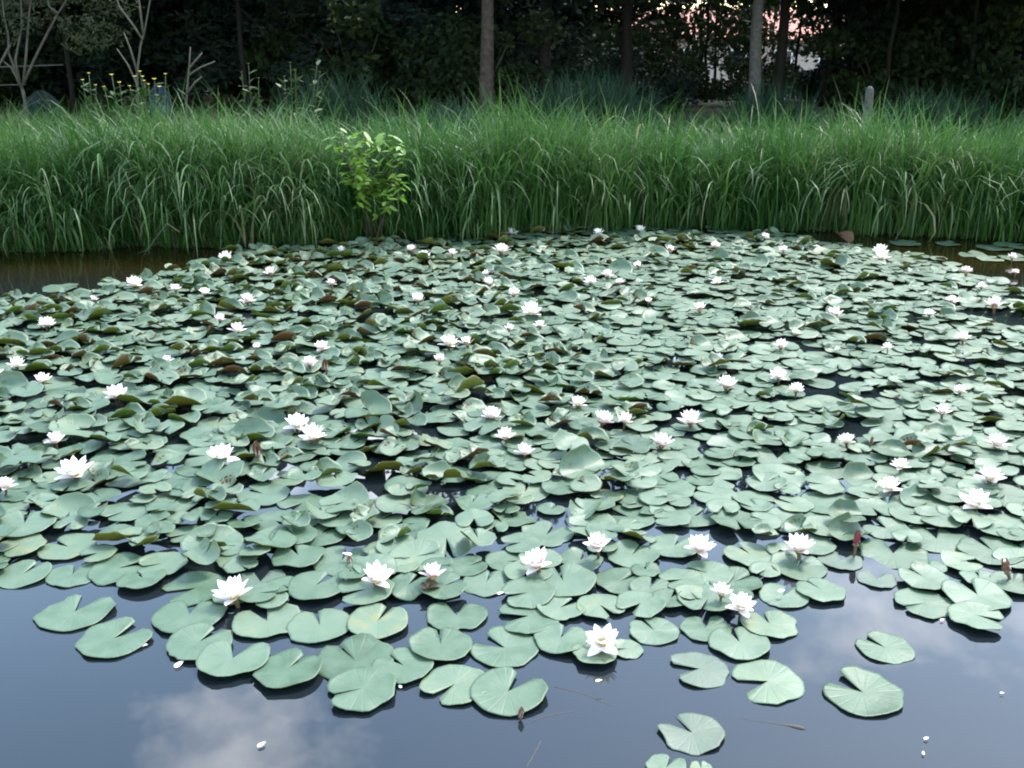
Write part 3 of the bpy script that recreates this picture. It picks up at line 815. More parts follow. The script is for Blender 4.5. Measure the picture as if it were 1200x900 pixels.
bud(1020, 515, 8, 'bud_brown', 'small pinkish bud in a dark water gap', 0.03, 0.5, True)
bud(410, 655, 10, 'bud_brown', 'small closed bud behind the half turned white flower', 0.04, 0.4)

NEAR_REF = ['the open flower near the cloud reflection', 'the half turned white flower', 'the small upright flower over the brown leaf', 'the flower with two wide stretched sepals', 'the pink based flower above the dark gap', None,
 'the bigger of the two touching flowers', 'the smaller of the two touching flowers', 'the full flower beside the dark gap', 'the full flower near the red bud', 'the broad flower with pink underside', 'the flower at the rim of a curved pad', 'the low flower of the end row', None, 'the large shadow casting flower', 'the flower beside the brown bud',
 'the lower flower by the upright pad', 'the upper flower by the upright pad', 'the flower alone between curled pads', 'the small flower with a brown sepal', None]
pads_one = [o for o in COL.objects if o.name.startswith('lily_pad') and o.get('group')]
for (px, py, w, lab, op, lf), ref in zip(NEAR, NEAR_REF):
    if not ref: continue
    P = on_plane(px, py + .24 * w, .03)[0]
    q = min((o for o in pads_one if o.get('group')), key=lambda o: (o.location - P).length)
    if (q.location - P).length < 0.25:
        q['label'] = 'lily pad lying closest to ' + ref; del q['group']

# ------------------------------------------------------------------ drifting bits on the water
fp = petal_data(1.0, 0.26, 0.3, 0.1)
FPM = mesh('fallen_petal', fp[0], fp[1], [M['petal']], fp[2], np.zeros(len(fp[0])))
for (px, py, w, rz) in [(205,782,14,1.1),(302,875,11,0.8),(698,798,8,0.2),(1083,866,7,0.4),(1082,884,6,1.2),(1172,812,5,0.0),(912,693,9,0.3),(470,806,7,2.0),(1102,727,6,0.5),(165,757,8,0.4),(583,696,8,0.4),(448,627,14,0.5),(412,650,12,2.9)]:
    on_pad = py < 700 or (px, py) in ((698, 798),)
    z = 0.03 if on_pad else 0.006
    P, t = on_plane(px, py, z)
    tag(link('fallen_petal', FPM, None, (P.x, P.y, z), (0.05, 0.05, rz), (w / (FPX / t),) * 3),
        'loose white petal floating on the water or lying on a pad', 'petal', 'fallen lily petals')
for (pts, lab) in [([(650,805),(685,812),(715,827)], 'thin brown stem drifting beside the outermost large pad'),
                   ([(624,846),(640,838),(672,834)], 'short pale stem drifting near the withered flower'),
                   ([(616,900),(626,885),(634,868)], 'thin stem floating upright to the frame edge'),
                   ([(868,842),(905,848),(925,850),(945,855)], 'long brown stalk with a swollen end drifting by the free pads')]:
    W = [on_plane(px, py, 0.0)[0] for px, py in pts]
    fine = []
    for a_, b_ in zip(W[:-1], W[1:]):
        fine += [a_.lerp(b_, u) for u in (0, .25, .5, .75)]
    fine.append(W[-1]); n_ = len(W)
    for _ in range(6):
        fine = [fine[0]] + [(fine[k - 1] + fine[k] * 2 + fine[k + 1]) / 4 for k in range(1, len(fine) - 1)] + [fine[-1]]
    W = fine
    rad = [0.0013] * len(W)
    if n_ == 4: rad = list(np.interp(np.linspace(0, 1, len(W)), [0, .4, .62, .8, .92, 1], [.0006, .001, .002, .006, .005, .0008]))
    tag(link('drifting_stem', tubes_mesh('drifting_stem', [(W, rad)], M['drift'], 6)), lab, 'plant stem')
for (px, py, w, rz, lab) in [(988,278,26,0.5,'curled reddish brown dead leaf at the foot of the reeds'), (505,688,24,1.0,'dark brown dead leaf sunk under the small upright flower'), (840,420,18,2.0,'withered brown leaf stub sticking up between far pads'), (1003, 272, 12, 2.5, 'small curled pinkish leaf scrap beside the dead leaf below the reeds')]:
    P0, F0, mi0, co0 = pad_arrays(77 + px, 'fold')
    P, t = on_plane(px, py, 0.03)
    tag(link('dead_leaf', mesh('dead_leaf', P0, F0, [M['pad_dead']], None, np.full(len(P0), .2), co0), None, (P.x, P.y, 0.03), (0.3, 0.2, rz), (w / (FPX / t) / 2,) * 3), lab, 'dead leaf')

# ------------------------------------------------------------------ grass on the far bank
def blades(bx, by, bz, h, phi, a0, bend, w, tint, S=6, twist=0.5, g=rng):
    """ribbons of S segments that start leaning a0 and bend by 'bend' radians to the tip"""
    n = len(bx)
    t = (np.arange(S) + 0.5) / S
    ang = a0[:, None] + bend[:, None] * t[None, :] ** 1.6
    ds = (h / S)[:, None]
    hor = np.concatenate([np.zeros((n, 1)), np.cumsum(np.sin(ang) * ds, 1)], 1)
    ver = np.concatenate([np.zeros((n, 1)), np.cumsum(np.cos(ang) * ds, 1)], 1)
    cx, cy = np.cos(phi)[:, None], np.sin(phi)[:, None]
    X = bx[:, None] + hor * cx; Y = by[:, None] + hor * cy; Z = np.maximum(bz[:, None] + ver, 0.01)
    wa = phi + math.pi / 2 + g.normal(0, twist, n)
    tt = np.linspace(0, 1, S + 1)
    wp = (w[:, None] / 2) * (np.minimum(1, 0.55 + tt * 1.5) * (1 - tt ** 2.2) + 0.03)[None, :]
    wx, wy = np.cos(wa)[:, None] * wp, np.sin(wa)[:, None] * wp
    Vv = np.stack([np.stack([X - wx, Y - wy, Z], -1), np.stack([X + wx, Y + wy, Z], -1)], 2)   # n,S+1,2,3
    Vv = Vv.reshape(-1, 3)
    base = (np.arange(n) * (S + 1) * 2)[:, None] + (np.arange(S) * 2)[None, :]
    base = base.ravel()
    Ff = np.stack([base, base + 1, base + 3, base + 2], -1)
    return Vv, Ff, np.repeat(tint, (S + 1) * 2)

class Pile:
    def __init__(s): s.V, s.F, s.T, s.o = [], [], [], 0
    def add(s, r):
        s.V.append(r[0]); s.F.append(r[1] + s.o); s.T.append(r[2]); s.o += len(r[0])
    def mesh(s, name, mat): return mesh(name, np.concatenate(s.V), np.concatenate(s.F), [mat], None, np.concatenate(s.T))

U = rng.uniform
G_ = Pile()
# tufts: every blade belongs to a tuft so the mass has locks and gaps
def tuft_field(*A, **K):
    _tuft(*A, **K)
def _tuft(ntuft, per, x0, x1, d0, d1, hlo, hhi, toward, bendlo, bendhi, wlo, whi, tlo, thi, spread=0.09, xmask=None, zoff=0.0, lean=0.25):
    tx = U(x0, x1, ntuft); td = d0 + (d1 - d0) * U(0, 1, ntuft) ** 1.3
    if xmask is not None:
        keep = U(0, 1, ntuft) < xmask(tx, td); tx, td = tx[keep], td[keep]
    n = len(tx)
    th = U(hlo, hhi, n) * (1 + 0.09 * np.sin(tx * 1.9 + 1) + 0.08 * np.sin(tx * 5.3 + td * 3)); tt = U(tlo, thi, n); tp = rng.normal(-math.pi / 2, 0.9, n)
    tt = tt + 0.10 * np.sin(tx * 2.1 + 0.7 * td) + 0.07 * np.sin(tx * 6.1 + 2)
    idx = np.repeat(np.arange(n), per); m_ = len(idx)
    bx = tx[idx] + rng.normal(0, spread, m_)
    by = bank_y(tx)[idx] + td[idx] + rng.normal(0, spread, m_)
    bz = ground_z(bx, by)
    bz = np.maximum(bz, -0.1) - 0.02 + zoff
    h = th[idx] * U(0.6, 1.12, m_)
    phi = np.where(U(0, 1, m_) < toward, tp[idx] + rng.normal(0, 0.6, m_), U(0, 6.28, m_))
    a0 = np.abs(rng.normal(0.03, lean * 0.6, m_))
    bend = U(bendlo, bendhi, m_) * np.where(U(0, 1, m_) < 0.2, 1.5, 1.0)
    G_.add(blades(bx, by, bz, h, phi, a0, bend, U(wlo, whi, m_), S=9 if per <= 4 else 6, tint=np.clip(tt[idx] + rng.normal(0, 0.11, m_), 0, 0.95)))
lm = lambda x, d: 1 - sstep(-0.9, 0.3, x)
rm = lambda x, d: sstep(-0.9, 0.1, x)
# right: upright reeds rooted at the waterline
tuft_field(640, 13, -1.2, 7.5, -0.16, 0.6, 0.98, 1.26, 0.65, 0.3, 1.6, 0.010, 0.020, 0.03, 0.40, 0.07, rm, lean=0.13)
tuft_field(200, 9, -1.2, 7.5, -0.1, 0.5, 1.0, 1.4, 0.8, 1.2, 2.8, 0.011, 0.022, 0.2, 0.5, 0.07, rm, lean=0.2)
tuft_field(420, 10, -1.2, 7.5, 0.6, 3.0, 0.72, 0.98, 0.5, 0.7, 2.6, 0.011, 0.021, 0.12, 0.55, 0.10, rm, lean=0.25)
# left: upright blades at the brink
tuft_field(420, 12, -7.5, 0.3, 0.05, 0.55, 0.95, 1.22, 0.7, 0.4, 1.6, 0.008, 0.017, 0.05, 0.45, 0.08, lm, lean=0.18)
# left: bank grass, arching over the water
tuft_field(560, 13, -7.5, 0.3, 0.0, 0.7, 0.80, 1.25, 0.8, 1.2, 3.1, 0.009, 0.020, 0.03, 0.42, 0.08, lm, lean=0.28)
tuft_field(560, 13, -7.5, 0.3, 0.5, 3.0, 0.66, 0.98, 0.5, 0.6, 2.3, 0.009, 0.018, 0.15, 0.6, 0.11, lm, lean=0.30)
# long pale arching blades that stand out
tuft_field(420, 4, -6.0, 6.5, -0.05, 0.7, 0.9, 1.45, 0.95, 1.6, 3.0, 0.016, 0.030, 0.46, 0.72, 0.06, None, lean=0.3)
# low skirt at the waterline, some of it dead
tuft_field(420, 12, -7.5, 7.5, -0.06, 0.2, 0.25, 0.5, 0.8, 0.6, 2.4, 0.006, 0.012, -0.1, 0.3, 0.07, None, lean=0.5)
tuft_field(90, 3, -5.0, 6.0, -0.05, 0.3, 0.3, 0.75, 0.9, 1.2, 2.6, 0.007, 0.013, 0.7, 0.9, 0.06, None, lean=0.6)
# stray tall stems breaking the skyline
tuft_field(120, 2, -7.0, 7.0, 0.2, 2.4, 0.95, 1.2, 0.5, 0.6, 1.9, 0.008, 0.014, 0.5, 0.85, 0.05, None, lean=0.3)
# meadow behind, thinner
tuft_field(1300, 8, -12, 12, 2.6, 9.0, 0.40, 0.72, 0.4, 0.3, 1.6, 0.010, 0.018, 0.05, 0.45, 0.16, None, lean=0.3)
grass = link('bank_grass', G_.mesh('bank_grass', M['grass']))
tag(grass, 'tall green sedge and grass along the far bank, tips arching over the water', 'grass', kind='stuff')
print('grass tris', G_.o)

def reed_clump(px, py, Y, wid, hgt, n, mat, label, tint=(0.1, .8), group=None):
    c = at(px, py, Y); z0 = float(ground_z(c.x, Y))
    bx = np.clip(rng.normal(0, wid / 2.2, n), -wid * .75, wid * .75); by = np.clip(rng.normal(0, wid / 3, n), -wid * .5, wid * .5)
    r = blades(bx, by, np.zeros(n), hgt * U(.65, 1.1, n) * (1 - 0.35 * (np.abs(bx) / wid) ** 2), U(0, 6.28, n), np.abs(rng.normal(0.03, .12, n)), U(0.2, 1.3, n), U(.012, .024, n), U(*tint, n))
    r[0][:, 2] -= 0.03
    r = (r[0], r[1], r[2])
    o = link('reed_clump', mesh('reed_clump', r[0], r[1], [mat], None, r[2]), None, (c.x, Y, z0))
    tag(o, label, 'reeds', group, 'stuff')
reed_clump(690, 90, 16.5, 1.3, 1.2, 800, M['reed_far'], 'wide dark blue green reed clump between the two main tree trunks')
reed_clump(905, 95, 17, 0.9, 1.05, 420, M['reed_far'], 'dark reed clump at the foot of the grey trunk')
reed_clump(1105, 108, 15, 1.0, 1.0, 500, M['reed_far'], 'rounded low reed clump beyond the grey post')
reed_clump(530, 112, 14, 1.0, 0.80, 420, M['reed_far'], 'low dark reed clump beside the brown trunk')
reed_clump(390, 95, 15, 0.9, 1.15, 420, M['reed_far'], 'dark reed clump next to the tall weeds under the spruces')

# ------------------------------------------------------------------ leafy shrub in the bank
lf = []
for k, u in enumerate(np.linspace(0, 1, 5)):
    w = 0.30 * math.sin(math.pi * (0.08 + 0.9 * u)) ** 0.8
    lf += [(u, -w, 0.06 * 4 * u * (1 - u)), (u, 0, -0.03 + 0.05 * u), (u, w, 0.06 * 4 * u * (1 - u))]
lF = [(i * 3 + j, i * 3 + 3 + j, i * 3 + 4 + j, i * 3 + 1 + j) for i in range(4) for j in range(2)]
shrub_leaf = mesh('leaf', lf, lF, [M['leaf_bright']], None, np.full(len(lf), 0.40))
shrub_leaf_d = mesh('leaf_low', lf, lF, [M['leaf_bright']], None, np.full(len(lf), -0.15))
c = at(442, 255, 9.15); z0 = float(ground_z(c.x, 9.2))
sh = empty('leafy_shrub', (c.x, 9.05, z0))
sh.scale = (1.05, 1.0, 1.12)
tag(sh, 'leafy shrub with bright yellow green leaves growing through the bank grass', 'shrub')
SG = random.Random(3)
stems = []
for k in range(12):
    top = Vector((SG.uniform(-.28, .28), SG.uniform(-.42, -.05), SG.uniform(.5, .93)))
    pts = [Vector((SG.gauss(0, .03), SG.gauss(0, .03), -0.03)), top * 0.5 + Vector((0, 0, .08)), top]
    link('stem', tubes_mesh('stem', [(pts, [.007, .005, .002])], M['stem_pale'], 5), sh)
    for j in range(25):
        u = SG.uniform(.3, 1.02) ** .8
        p0 = pts[0].lerp(pts[1], u * 2) if u < .5 else pts[1].lerp(pts[2], u * 2 - 1)
        p0 = p0 + Vector((SG.gauss(0, .04), SG.gauss(-.03, .04), SG.gauss(0, .03)))
        s = SG.uniform(.06, .10)
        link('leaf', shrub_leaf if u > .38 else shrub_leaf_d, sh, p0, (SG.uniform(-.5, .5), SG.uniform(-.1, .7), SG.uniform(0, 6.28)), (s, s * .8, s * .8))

# ------------------------------------------------------------------ dead stalks, weeds, posts between meadow and wood
def stalk(name, Y, paths, mat, label, cat, wpx=3.0, group=None):
    lst = []
    for p_ in paths:
        pts = [at(x, y, Y + 0.02 * i) for i, (x, y) in enumerate(p_)]
        r0 = wpx / 2 / (FPX / Y)
        lst.append((pts, [r0 * (1 - 0.6 * i / (len(pts) - 1)) for i in range(len(pts))]))
    # origin at the foot
    f = lst[0][0][0].copy(); f.z = float(ground_z(f.x, f.y)) - 0.02
    lst[0] = ([f] + lst[0][0], [lst[0][1][0]] + lst[0][1])
    e = empty(name, f)
    for k, (pts, rad) in enumerate(lst):
        link('stem' if k == 0 else 'branch', tubes_mesh('stem', [([p_ - f for p_ in pts], rad)], mat, 6), e)
    tag(e, label, cat, group)
    return e
stalk('dead_stalk', 13.5, [[(161,118),(161,80),(165,52),(169,38),(176,0),(180,-25)], [(167,46),(155,28),(140,8),(134,-10)], [(168,40),(164,10),(161,-15)], [(161,85),(152,55),(145,38)], [(161,100),(150,76),(137,57)]], M['dry'],
      'tall pale dead stalk forking into upright branches above yellow flowers', 'dead plant', 2.8)
stalk('dead_stalk', 13.0, [[(218,122),(220,95),(222,75),(223,55)], [(222,88),(235,79),(252,72)], [(222,80),(230,70),(237,62)], [(219,110),(228,97),(236,90)], [(219,112),(208,104)]], M['dry'],
      'short pale dead stalk with sideways twigs standing before the dark wood', 'dead plant', 2.8)
# fallen dry reeds touching the water on the bank side
for (Y, pth, lab) in [(8.3, [(210,272),(196,262),(182,280),(168,300)], 'bent dry reed stalk dipping into the brown water, farthest from the shrub'),
                      (8.9, [(368,305),(372,275),(380,250),(376,225)], 'upright dry reed standing in the water between bank and pads'),
                      (9.3, [(1049,282),(1060,262),(1066,245),(1055,238),(1030,232)], 'pale arched reed blade reaching out over the pads before the reeds')]:
    pts = [at(x, y, Y + .03 * i) for i, (x, y) in enumerate(pth)]
    for p_ in pts: p_.z = max(p_.z, 0.004)
    tag(link('dry_reed', tubes_mesh('dry_reed', [(pts, [.006, .0055, .005, .004, .003][:len(pts)])], M['dry'], 6)), lab, 'dry reed')

# yellow flowered weeds
def weed(px, py, Y, spots, label, pet=None):
    c = at(px, py, Y); z0 = float(ground_z(c.x, Y)); f = Vector((c.x, Y, z0))
    e = empty('flowering_weed', f); tag(e, label, 'wild flowers')
    g = random.Random(int(px))
    for (sx, sy) in spots:
        tp = at(sx, sy, Y) - f
        link('stem', tubes_mesh('stem', [([Vector((tp.x * .5, 0, -.02)), Vector((tp.x * .8, 0.02, tp.z * .6)), tp], [.008, .006, .004])], M['weed'], 5), e)
        for k in range(8):
            u = g.uniform(.35, .95)
            o = link('leaf', weed_leaf, e, (tp.x * (.5 + .5 * u), g.gauss(0, .02), tp.z * u), (g.uniform(-.4, .4), g.uniform(-.6, .4), g.uniform(0, 6.28)), (g.uniform(.10, .17),) * 3)
        b_ = empty('blossom', tp); b_.parent = e
        s = g.uniform(.024, .036)
        for k in range(4):
            link('petal', pet or yellow_petal, b_, (0, 0, 0), (0, -R(25), k * math.pi / 2 + g.uniform(-.2, .2)), (s,) * 3)
weed_leaf = mesh('weed_leaf', np.array(lf) * [1, .6, 1], lF, [M['weed']], None, np.full(len(lf), .2))
yellow_petal = mesh('yellow_petal', np.array(lf) * [1, 1.5, 1], lF, [M['yellow']], None, np.full(len(lf), .2))
pale_petal = mesh('pale_petal', np.array(lf) * [1, 1.2, 1], lF, [M['weed']], None, np.full(len(lf), .9))
weed(170, 118, 12.8, [(158, 90), (164, 84), (169, 95), (174, 99), (152, 101), (194, 87), (181, 93), (167, 90), (187, 102)], 'clump of weeds topped with many pale yellow blossoms beside the dead stalk')
weed(100, 118, 12.8, [(97, 94), (104, 86), (112, 100)], 'thin weed with one or two yellow blossoms, farther from the dead stalk')
weed(140, 118, 12.6, [(140, 97), (131, 88), (122, 102)], 'weed with a single yellow blossom between the two other yellow flowered weeds')
weed(290, 120, 14, [(291, 75), (283, 85), (303, 92)], 'tall pale topped weed standing before the spruces', pale_petal)
weed(338, 118, 14, [(340, 74), (333, 90), (346, 82), (372, 70), (375, 85)], 'broad leafy weed with pale tips before the dark spruce boughs', pale_petal)

# weathered post
c = at(1018, 118, 13.2); z0 = float(ground_z(c.x, 13.2))
pv, pf = tube_data([(0, 0, -.05), (0.004, 0, .4), (0.0, 0, .80), (0, 0, .86), (0, 0, .89)], [.058, .056, .052, .044, .018], 12)
ztop = at(1018, 101, 13.2).z - z0
pv = [(v[0], v[1], v[2] * ztop / .89) for v in pv]
tag(link('wooden_post', mesh('wooden_post', pv, pf, M['post']), None, (c.x, 13.2, z0)), 'weathered grey wooden post with rounded top in the grass before the dark trees', 'post')

def tarp_heap(px, py, Y, sx, sy, h, mat, label, seed):
    g = np.random.default_rng(seed); n, k = 20, 7
    V, F = [], []
    for i in range(k):
        u = i / (k - 1); rr = math.cos(u * math.pi / 2) ** 0.6
        for j in range(n):
            a_ = 2 * math.pi * j / n
            q = rr * (1 + .14 * math.sin(3 * a_ + seed) + .13 * abs(math.sin(4.5 * a_ + 2 * u)) + g.normal(0, .05))
            V.append((q * sx * math.cos(a_), q * sy * math.sin(a_), h * math.sin(u * math.pi / 2) * (1 + .22 * math.sin(2 * a_ + seed) + g.normal(0, .04)) - .02))
    for i in range(k - 1):
        for j in range(n):
            F.append((i * n + j, i * n + (j + 1) % n, (i + 1) * n + (j + 1) % n, (i + 1) * n + j))
    c = at(px, py, Y)
    tag(link('tarpaulin', mesh('tarpaulin', V, F, mat), None, (c.x, Y, float(ground_z(c.x, Y)))), label, 'tarpaulin')
tarp_heap(184, 90, 19.5, .20, .3, .56, M['tarp'], 'blue covered heap half hidden behind the yellow flowers', 2)
tarp_heap(44, 95, 19.5, .36, .3, .46, M['tarp_teal'], 'bluish grey covered heap behind the pale willow stems', 5)
# low rail behind the willow
e = empty('wooden_rail', (at(30, 95, 16.8).x, 16.8, float(ground_z(-8, 16.8)))); tag(e, 'low horizontal rail behind the pale willow stems', 'fence')
f = Vector(e.location)
for (x0, y0, x1, y1) in [(-40, 80, 74, 76), (-40, 101, 30, 99)]:
    link('rail', tubes_mesh('rail', [([at(x0, y0, 16.8) - f, at(x1, y1, 16.8) - f], [.012, .010])], M['rail'], 6), e)
for x0 in (-30,):
    b_ = at(x0, 74, 16.85) - f
    link('rail_post', tubes_mesh('rail_post', [([Vector((b_.x, .05, -.05)), Vector((b_.x, .05, b_.z))], [.035, .032])], M['rail'], 7), e)

# ------------------------------------------------------------------ trees
def leaf_cloud(clumps, n, size, g, flat=0.0, aspect=0.55):
    """clumps: (x,y,z,rx,ry,rz); rhombic leaves spread through each clump's volume"""
    C = np.array(clumps); wgt = (C[:, 3] * C[:, 4] * C[:, 5]) ** .7
    idx = g.choice(len(C), n, p=wgt / wgt.sum())
    d = g.normal(size=(n, 3)); d /= np.linalg.norm(d, axis=1, keepdims=True)
    rr = g.uniform(0.25, 1.0, n) ** 0.6
    P = C[idx, :3] + d * C[idx, 3:] * rr[:, None]
    a = g.normal(size=(n, 3)); a[:, 2] *= (1 - flat); a /= np.linalg.norm(a, axis=1, keepdims=True)
    b_ = np.cross(a, g.normal(size=(n, 3))); b_ /= np.linalg.norm(b_, axis=1, keepdims=True)
    s = size * g.uniform(.6, 1.3, n)[:, None]
    V = np.stack([P - a * s, P + b_ * s * aspect, P + a * s, P - b_ * s * aspect], 1).reshape(-1, 3)
    F = np.arange(4 * n).reshape(-1, 4)
    T = np.repeat(np.clip(g.normal(.35, .2, n) + (idx % 5) * .06, 0, 1), 4)
    return V, F, T

def crown_mesh(seed, z0, z1, rad, nclump, n, size, mat, low=0.5, flat=0.0, aspect=.55):
    g = np.random.default_rng(seed); cl = []
    for k in range(nclump):
        u = g.uniform(0, 1); z = z0 + (z1 - z0) * u
        rm_ = rad * (low + (1 - low) * math.sin(math.pi * min(1, u * 1.05 + .1)))
        a_ = g.uniform(0, 6.28); r_ = rm_ * math.sqrt(g.uniform(.05, 1))
        s = rad * g.uniform(.22, .42)
        cl.append((r_ * math.cos(a_), r_ * math.sin(a_), z, s, s, s * .7))
    V, F, T = leaf_cloud(cl, n, size, g, flat, aspect)
    return mesh('crown', V, F, [mat], None, T, smooth=False)

def spruce_crown(seed, h, rad, z0, n, mat):
    g = np.random.default_rng(seed); cl = []
    nl = 22
    for i in range(nl):
        u = i / nl; z = z0 + (h - z0) * u; r_ = rad * (1 - u) ** .8 + .15
        m_ = int(9 - 5 * u)
        for k in range(m_):
            a_ = g.uniform(0, 6.28)
            for q in (.45, .8, 1.0):
                cl.append((r_ * q * math.cos(a_), r_ * q * math.sin(a_), z - .35 * q * q * r_ * .5, .42 * (1.2 - u), .42 * (1.2 - u), .13))
    V, F, T = leaf_cloud(cl, n, .10, g, .5, .25)
    return mesh('crown', V, F, [mat], None, T, smooth=False)

def trunk_mesh(seed, h, r0, mat, limbs=6, lean=0.15, crown0=2.6, rad=2.2):
    g = random.Random(seed); lst = []
    pts = [Vector((lean * (z / h) ** 2 * g.uniform(.5, 1.2) + g.gauss(0, .02), g.gauss(0, .03), z)) for z in np.linspace(-.15, h * .85, 8)]
    lst.append((pts, [r0 * (1.25 if i == 0 else 1 - .8 * i / 8) for i in range(8)]))
    for k in range(limbs):
        z = g.uniform(crown0, h * .7); a_ = g.uniform(0, 6.28); ln = rad * g.uniform(.5, .9)
        b0 = Vector((lean * (z / h) ** 2 * .8, 0, z)); d = Vector((math.cos(a_), math.sin(a_), .6))
        lst.append(([b0, b0 + d * ln * .5 + Vector((0, 0, -.05)), b0 + d * ln], [r0 * .32, r0 * .2, r0 * .06]))
    return tubes_mesh('trunk', lst, mat, 9)

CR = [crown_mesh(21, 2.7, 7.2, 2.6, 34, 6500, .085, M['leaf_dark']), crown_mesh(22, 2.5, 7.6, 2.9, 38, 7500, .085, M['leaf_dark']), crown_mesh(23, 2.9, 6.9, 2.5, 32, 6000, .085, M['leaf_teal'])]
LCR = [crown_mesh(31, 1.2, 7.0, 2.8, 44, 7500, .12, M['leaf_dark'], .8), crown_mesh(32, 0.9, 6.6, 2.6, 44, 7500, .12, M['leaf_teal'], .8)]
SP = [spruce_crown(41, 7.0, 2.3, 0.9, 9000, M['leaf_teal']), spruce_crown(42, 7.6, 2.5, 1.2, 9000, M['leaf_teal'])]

def tree(name, x, y, trunk, crown, rz, s, label, group=None, lean=0.0):
    e = empty(name, (x, y, float(ground_z(x, y)) - .02), rz); e.scale = (s,) * 3
    link('trunk', trunk, e); link('crown', crown, e, (0, lean, 0))
    tag(e, label, 'tree', group)
T1 = trunk_mesh(1, 7, .15, M['bark'], lean=0.05); T2 = trunk_mesh(2, 7.2, .13, M['bark_grey'], lean=-.12); T3 = trunk_mesh(3, 6.8, .14, M['bark_dark'], lean=.3); T4 = trunk_mesh(4, 7, .16, M['bark_dark'], limbs=9, lean=0.0, crown0=1.2)
T5 = trunk_mesh(5, 6, .055, M['bark_dark'], limbs=12, lean=0.1, crown0=3.0, rad=3.2); T6 = trunk_mesh(6, 6, .055, M['bark_dark'], limbs=12, lean=-.1, crown0=3.0, rad=3.2)
SHADE_CANOPY = [crown_mesh(51, 3.1, 5.6, 3.3, 44, 8500, .10, M['leaf_dark'], .8), crown_mesh(52, 3.2, 5.4, 3.4, 44, 8500, .10, M['leaf_dark'], .8)]  # crowns above the frame, put in to keep the wood in shade
def xa(px, Y): return at(px, 60, Y).x
tree('broadleaf_tree', xa(571, 19.5), 19.5, T1, CR[0], 0, 1.0, 'tree with straight bare brown trunk standing behind the reeds near the shrub')
tree('broadleaf_tree', xa(886, 19.5), 19.5, T2, CR[2], 0, 1.0, 'tree with grey bare trunk in front of the gaps that show the house')
tree('broadleaf_tree', xa(915, 23), 23, T3, CR[1], 1.0, 1.0, 'dark trunked tree just behind the grey trunk, before the house')
tree('broadleaf_tree', xa(975, 26), 26, T4, CR[1], 2.0, 1.05, 'dark trunked tree standing before the red part of the house')
tree('broadleaf_tree', xa(735, 23), 23, T3, CR[0], 3.0, 1.05, 'dark tree standing over the wide reed clump')
tree('broadleaf_tree', xa(640, 22.5), 22.5, T4, CR[1], 4.0, 1.0, 'dark tree next to the brown trunk, deeper in the wood')
tree('spruce', xa(330, 23.5), 23.5, T4, SP[0], 0.3, 1.0, 'dark spruce with drooping boughs behind the broad leafy weed')
tree('spruce', xa(225, 24.5), 24.5, T4, SP[1], 1.3, 1.0, 'dark spruce behind the short dead stalk')
tree('spruce', xa(450, 24), 24, T4, SP[1], 2.3, .95, 'dark blue green spruce next to the brown trunk')
for k, (px, Y, c_, t_) in enumerate([(1085, 24, 1, 0), (1170, 24, 0, 1), (1260, 24, 1, 0), (1085, 27, 0, 2), (1120, 26, 1, 1), (1210, 26, 0, 2), (1330, 25, 1, 0), (60, 25, 0, 0), (-60, 24, 1, 2), (130, 26, 1, 1), (-180, 25, 0, 0)]):
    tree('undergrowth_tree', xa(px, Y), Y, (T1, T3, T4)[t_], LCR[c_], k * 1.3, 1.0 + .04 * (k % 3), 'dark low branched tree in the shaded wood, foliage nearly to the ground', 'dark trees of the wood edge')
for k, (px, Y, lab) in enumerate([(80, 18.6, 'thin dark trunked tree rising between the willow and the tall dead stalk'), (283, 18.2, 'thin dark trunked tree above the tall pale topped weed'), (1045, 18.6, 'dark trunked tree rising behind the grey post'), (1140, 18.3, 'dark trunked tree behind the rounded low reed clump'), (-70, 18, 'unseen tree added to shade the wood, outside the willow'), (1260, 18.4, 'unseen tree added to shade the wood, beyond the rounded low reed clump')]):
    tree('broadleaf_tree', xa(px, Y + 3), Y + 3, (T5, T6)[k % 2], SHADE_CANOPY[k % 2], 0, 1.0, lab, lean=-2.6)  # extra trees, crowns shifted forward to block sky light from the wood
THIN = [crown_mesh(81, 1.0, 5.0, 2.0, 30, 1050, .12, M['leaf_dark'], .9), crown_mesh(82, 1.6, 5.4, 2.0, 26, 1050, .12, M['leaf_dark'], .9)]
for k, (px, Y) in enumerate([(690, 28), (828, 28), (838, 30), (822, 33), (872, 33), (935, 30), (965, 34), (1000, 30), (820, 35), (905, 36)]):
    tree('sparse_tree', xa(px, Y), Y, T5, THIN[k % 2], k * 1.1, .9, 'thin leaved dark tree in front of the house, light showing between its leaves', 'thin trees before the house')
# second and third rows, closing the wood; the house shows through a thinner place
HID = 0
for k in range(46):
    Y = 27 + (k % 3) * 4.0 + FG.uniform(-1, 1)
    px = -120 + 1480 * ((k * 0.381966) % 1.0)
    gap = 715 < px < 1045
    if gap and Y > 25:
        continue
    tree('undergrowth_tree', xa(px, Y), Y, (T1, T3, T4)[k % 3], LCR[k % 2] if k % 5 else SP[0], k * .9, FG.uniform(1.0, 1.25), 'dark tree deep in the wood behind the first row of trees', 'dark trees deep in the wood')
BUSH = [crown_mesh(61, 0.25, 1.5, 1.3, 26, 4200, .07, M['leaf_dark'], .9), crown_mesh(62, 0.2, 1.25, 1.4, 26, 4200, .07, M['leaf_teal'], .9)]
bst = tubes_mesh('stem', [([Vector((0, 0, -.05)), Vector((math.cos(a_) * .3, math.sin(a_) * .3, .7)), Vector((math.cos(a_) * .6, math.sin(a_) * .6, 1.2))], [.03, .02, .008]) for a_ in (0, 1.3, 2.4, 3.9, 5.1)], M['bark'], 5)
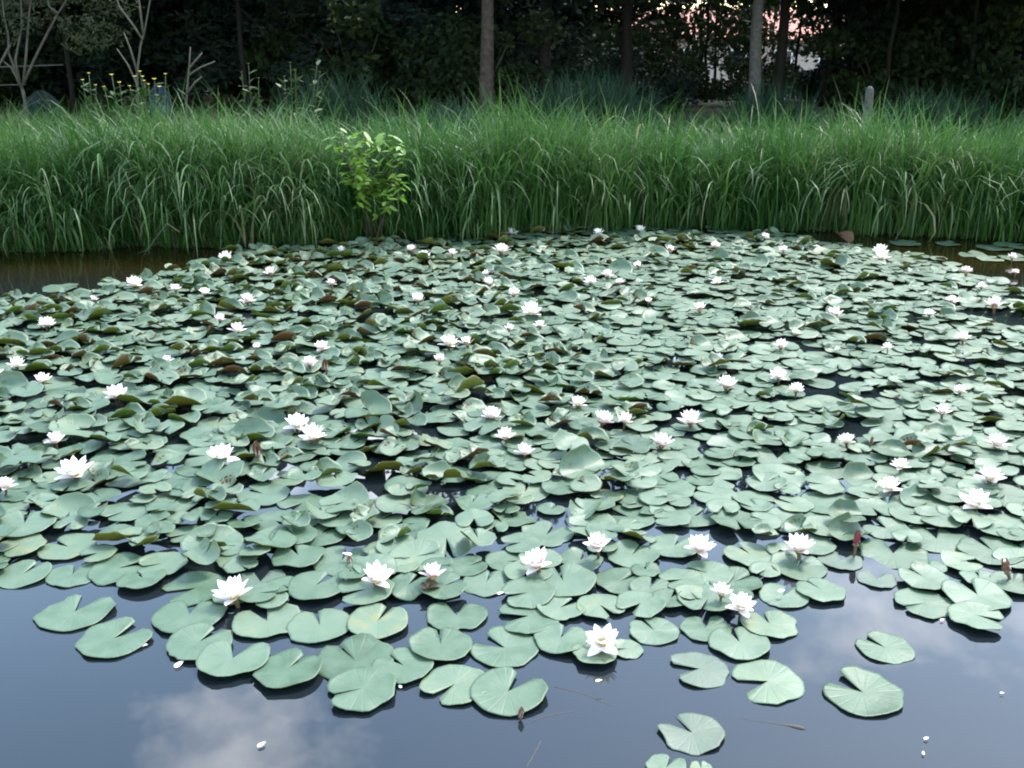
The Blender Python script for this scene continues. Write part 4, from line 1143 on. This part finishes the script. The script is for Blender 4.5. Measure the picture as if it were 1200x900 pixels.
for k in range(26):
    px = -60 + 1320 * ((k * .618) % 1.0); Y = 22.5 + (k % 4) * 2.0
    gap = 735 < px < 1010
    s = .86 if gap else 1.0 + .15 * (k % 3)
    e = empty('bush', (xa(px, Y), Y, float(ground_z(xa(px, Y), Y))), k * 1.1); e.scale = (s, s, s * (.85 if gap else 1))
    link('stem', bst, e); link('foliage', BUSH[k % 2], e)
    tag(e, 'dark shaded bush growing under the trees of the wood', 'bush', 'bushes under the trees')

# pale stemmed willow at the frame edge
wl = stalk('willow', 15.0, [[(28,112),(22,90),(10,62),(10,42),(5,20),(0,-20)], [(27,100),(40,70),(56,38),(68,16),(83,-8),(90,-30)], [(24,98),(18,70),(26,30),(24,-10)], [(28,96),(31,60),(34,20),(38,-20)], [(26,104),(14,80),(2,70),(-12,95)], [(68,16),(58,8),(52,-10)], [(12,52),(0,75),(-10,100)]], M['stem_pale'],
           'pale multi stemmed willow with thin grey green foliage at the wood edge', 'tree', 3.4)
g = np.random.default_rng(71)
cl = []
for (px, py, s) in [(20,-10,.5),(60,-20,.6),(0,8,.35),(40,12,.4),(85,-12,.45),(25,28,.28),(-20,-10,.6),(110,-30,.5),(5,45,.22),(90,30,.35),(120,40,.4),(70,-60,.8),(10,-60,.8),(130,5,.4),(100,52,.3)]:
    q = at(px, py, 15.2 + g.uniform(-.3, .8)) - wl.location
    cl.append((q.x, q.y, q.z, s * 1.2, s, s * .55))
V, F, T = leaf_cloud(cl, 5200, .045, g, .2, .28)
link('crown', mesh('crown', V, F, [M['leaf_olive']], None, T, smooth=False), wl)

# ------------------------------------------------------------------ house behind the wood
HY, hx0, hx1 = 60.0, 6.0, 21.5
hz = float(ground_z(12, HY)) - .1
e = empty('brick_house', ((hx0 + hx1) / 2, HY, hz)); tag(e, 'low house with red tiled roof seen in scraps through the trees', 'house')
hw = (hx1 - hx0) / 2
def boxm(name, x0, x1, y0, y1, z0, z1, mat, par):
    V = [(x, y, z) for z in (z0, z1) for y in (y0, y1) for x in (x0, x1)]
    F = [(0, 2, 3, 1), (4, 5, 7, 6), (0, 1, 5, 4), (2, 6, 7, 3), (0, 4, 6, 2), (1, 3, 7, 5)]
    return link(name, mesh(name, V, F, mat, smooth=False), par)
EV = 2.1 - hz; RG = 3.9 - hz
boxm('wall', -hw, hw, 0, 8, 0, EV, M['render'], e)
V = [(-hw - .4, -.5, EV), (hw + .4, -.5, EV), (hw + .4, 8.5, EV), (-hw - .4, 8.5, EV), (-hw - .4, 4, RG), (hw + .4, 4, RG)]
rf_ = link('roof', mesh('roof', V, [(0, 1, 5, 4), (2, 3, 4, 5), (0, 4, 3), (1, 2, 5), (0, 3, 2, 1)], M['roof'], smooth=False), e)
ch = boxm('chimney', 2.0, 2.7, 4.2, 4.9, RG - .5, RG + .7, M['brick'], rf_)
for wx in (-6.2, -3.6, -1.0, 1.6, 4.2, 6.4):
    w_ = boxm('window', wx - .55, wx + .55, -.06, .05, EV - 1.7, EV - .5, M['white_paint'], e)
    for s_ in (-1, 1):
        boxm('pane', wx + s_ * .26 - .22, wx + s_ * .26 + .22, -.075, -.05, EV - 1.62, EV - .58, M['glass'], w_)
boxm('door', -.3 - .0, .6, -.07, .06, .0, 2.05, M['brick'], e)
print('objects', len(bpy.data.objects))

for o in bpy.data.objects:
    if o.get('label') and len(o['label'].split()) > 16: print('LONG', o['label'])
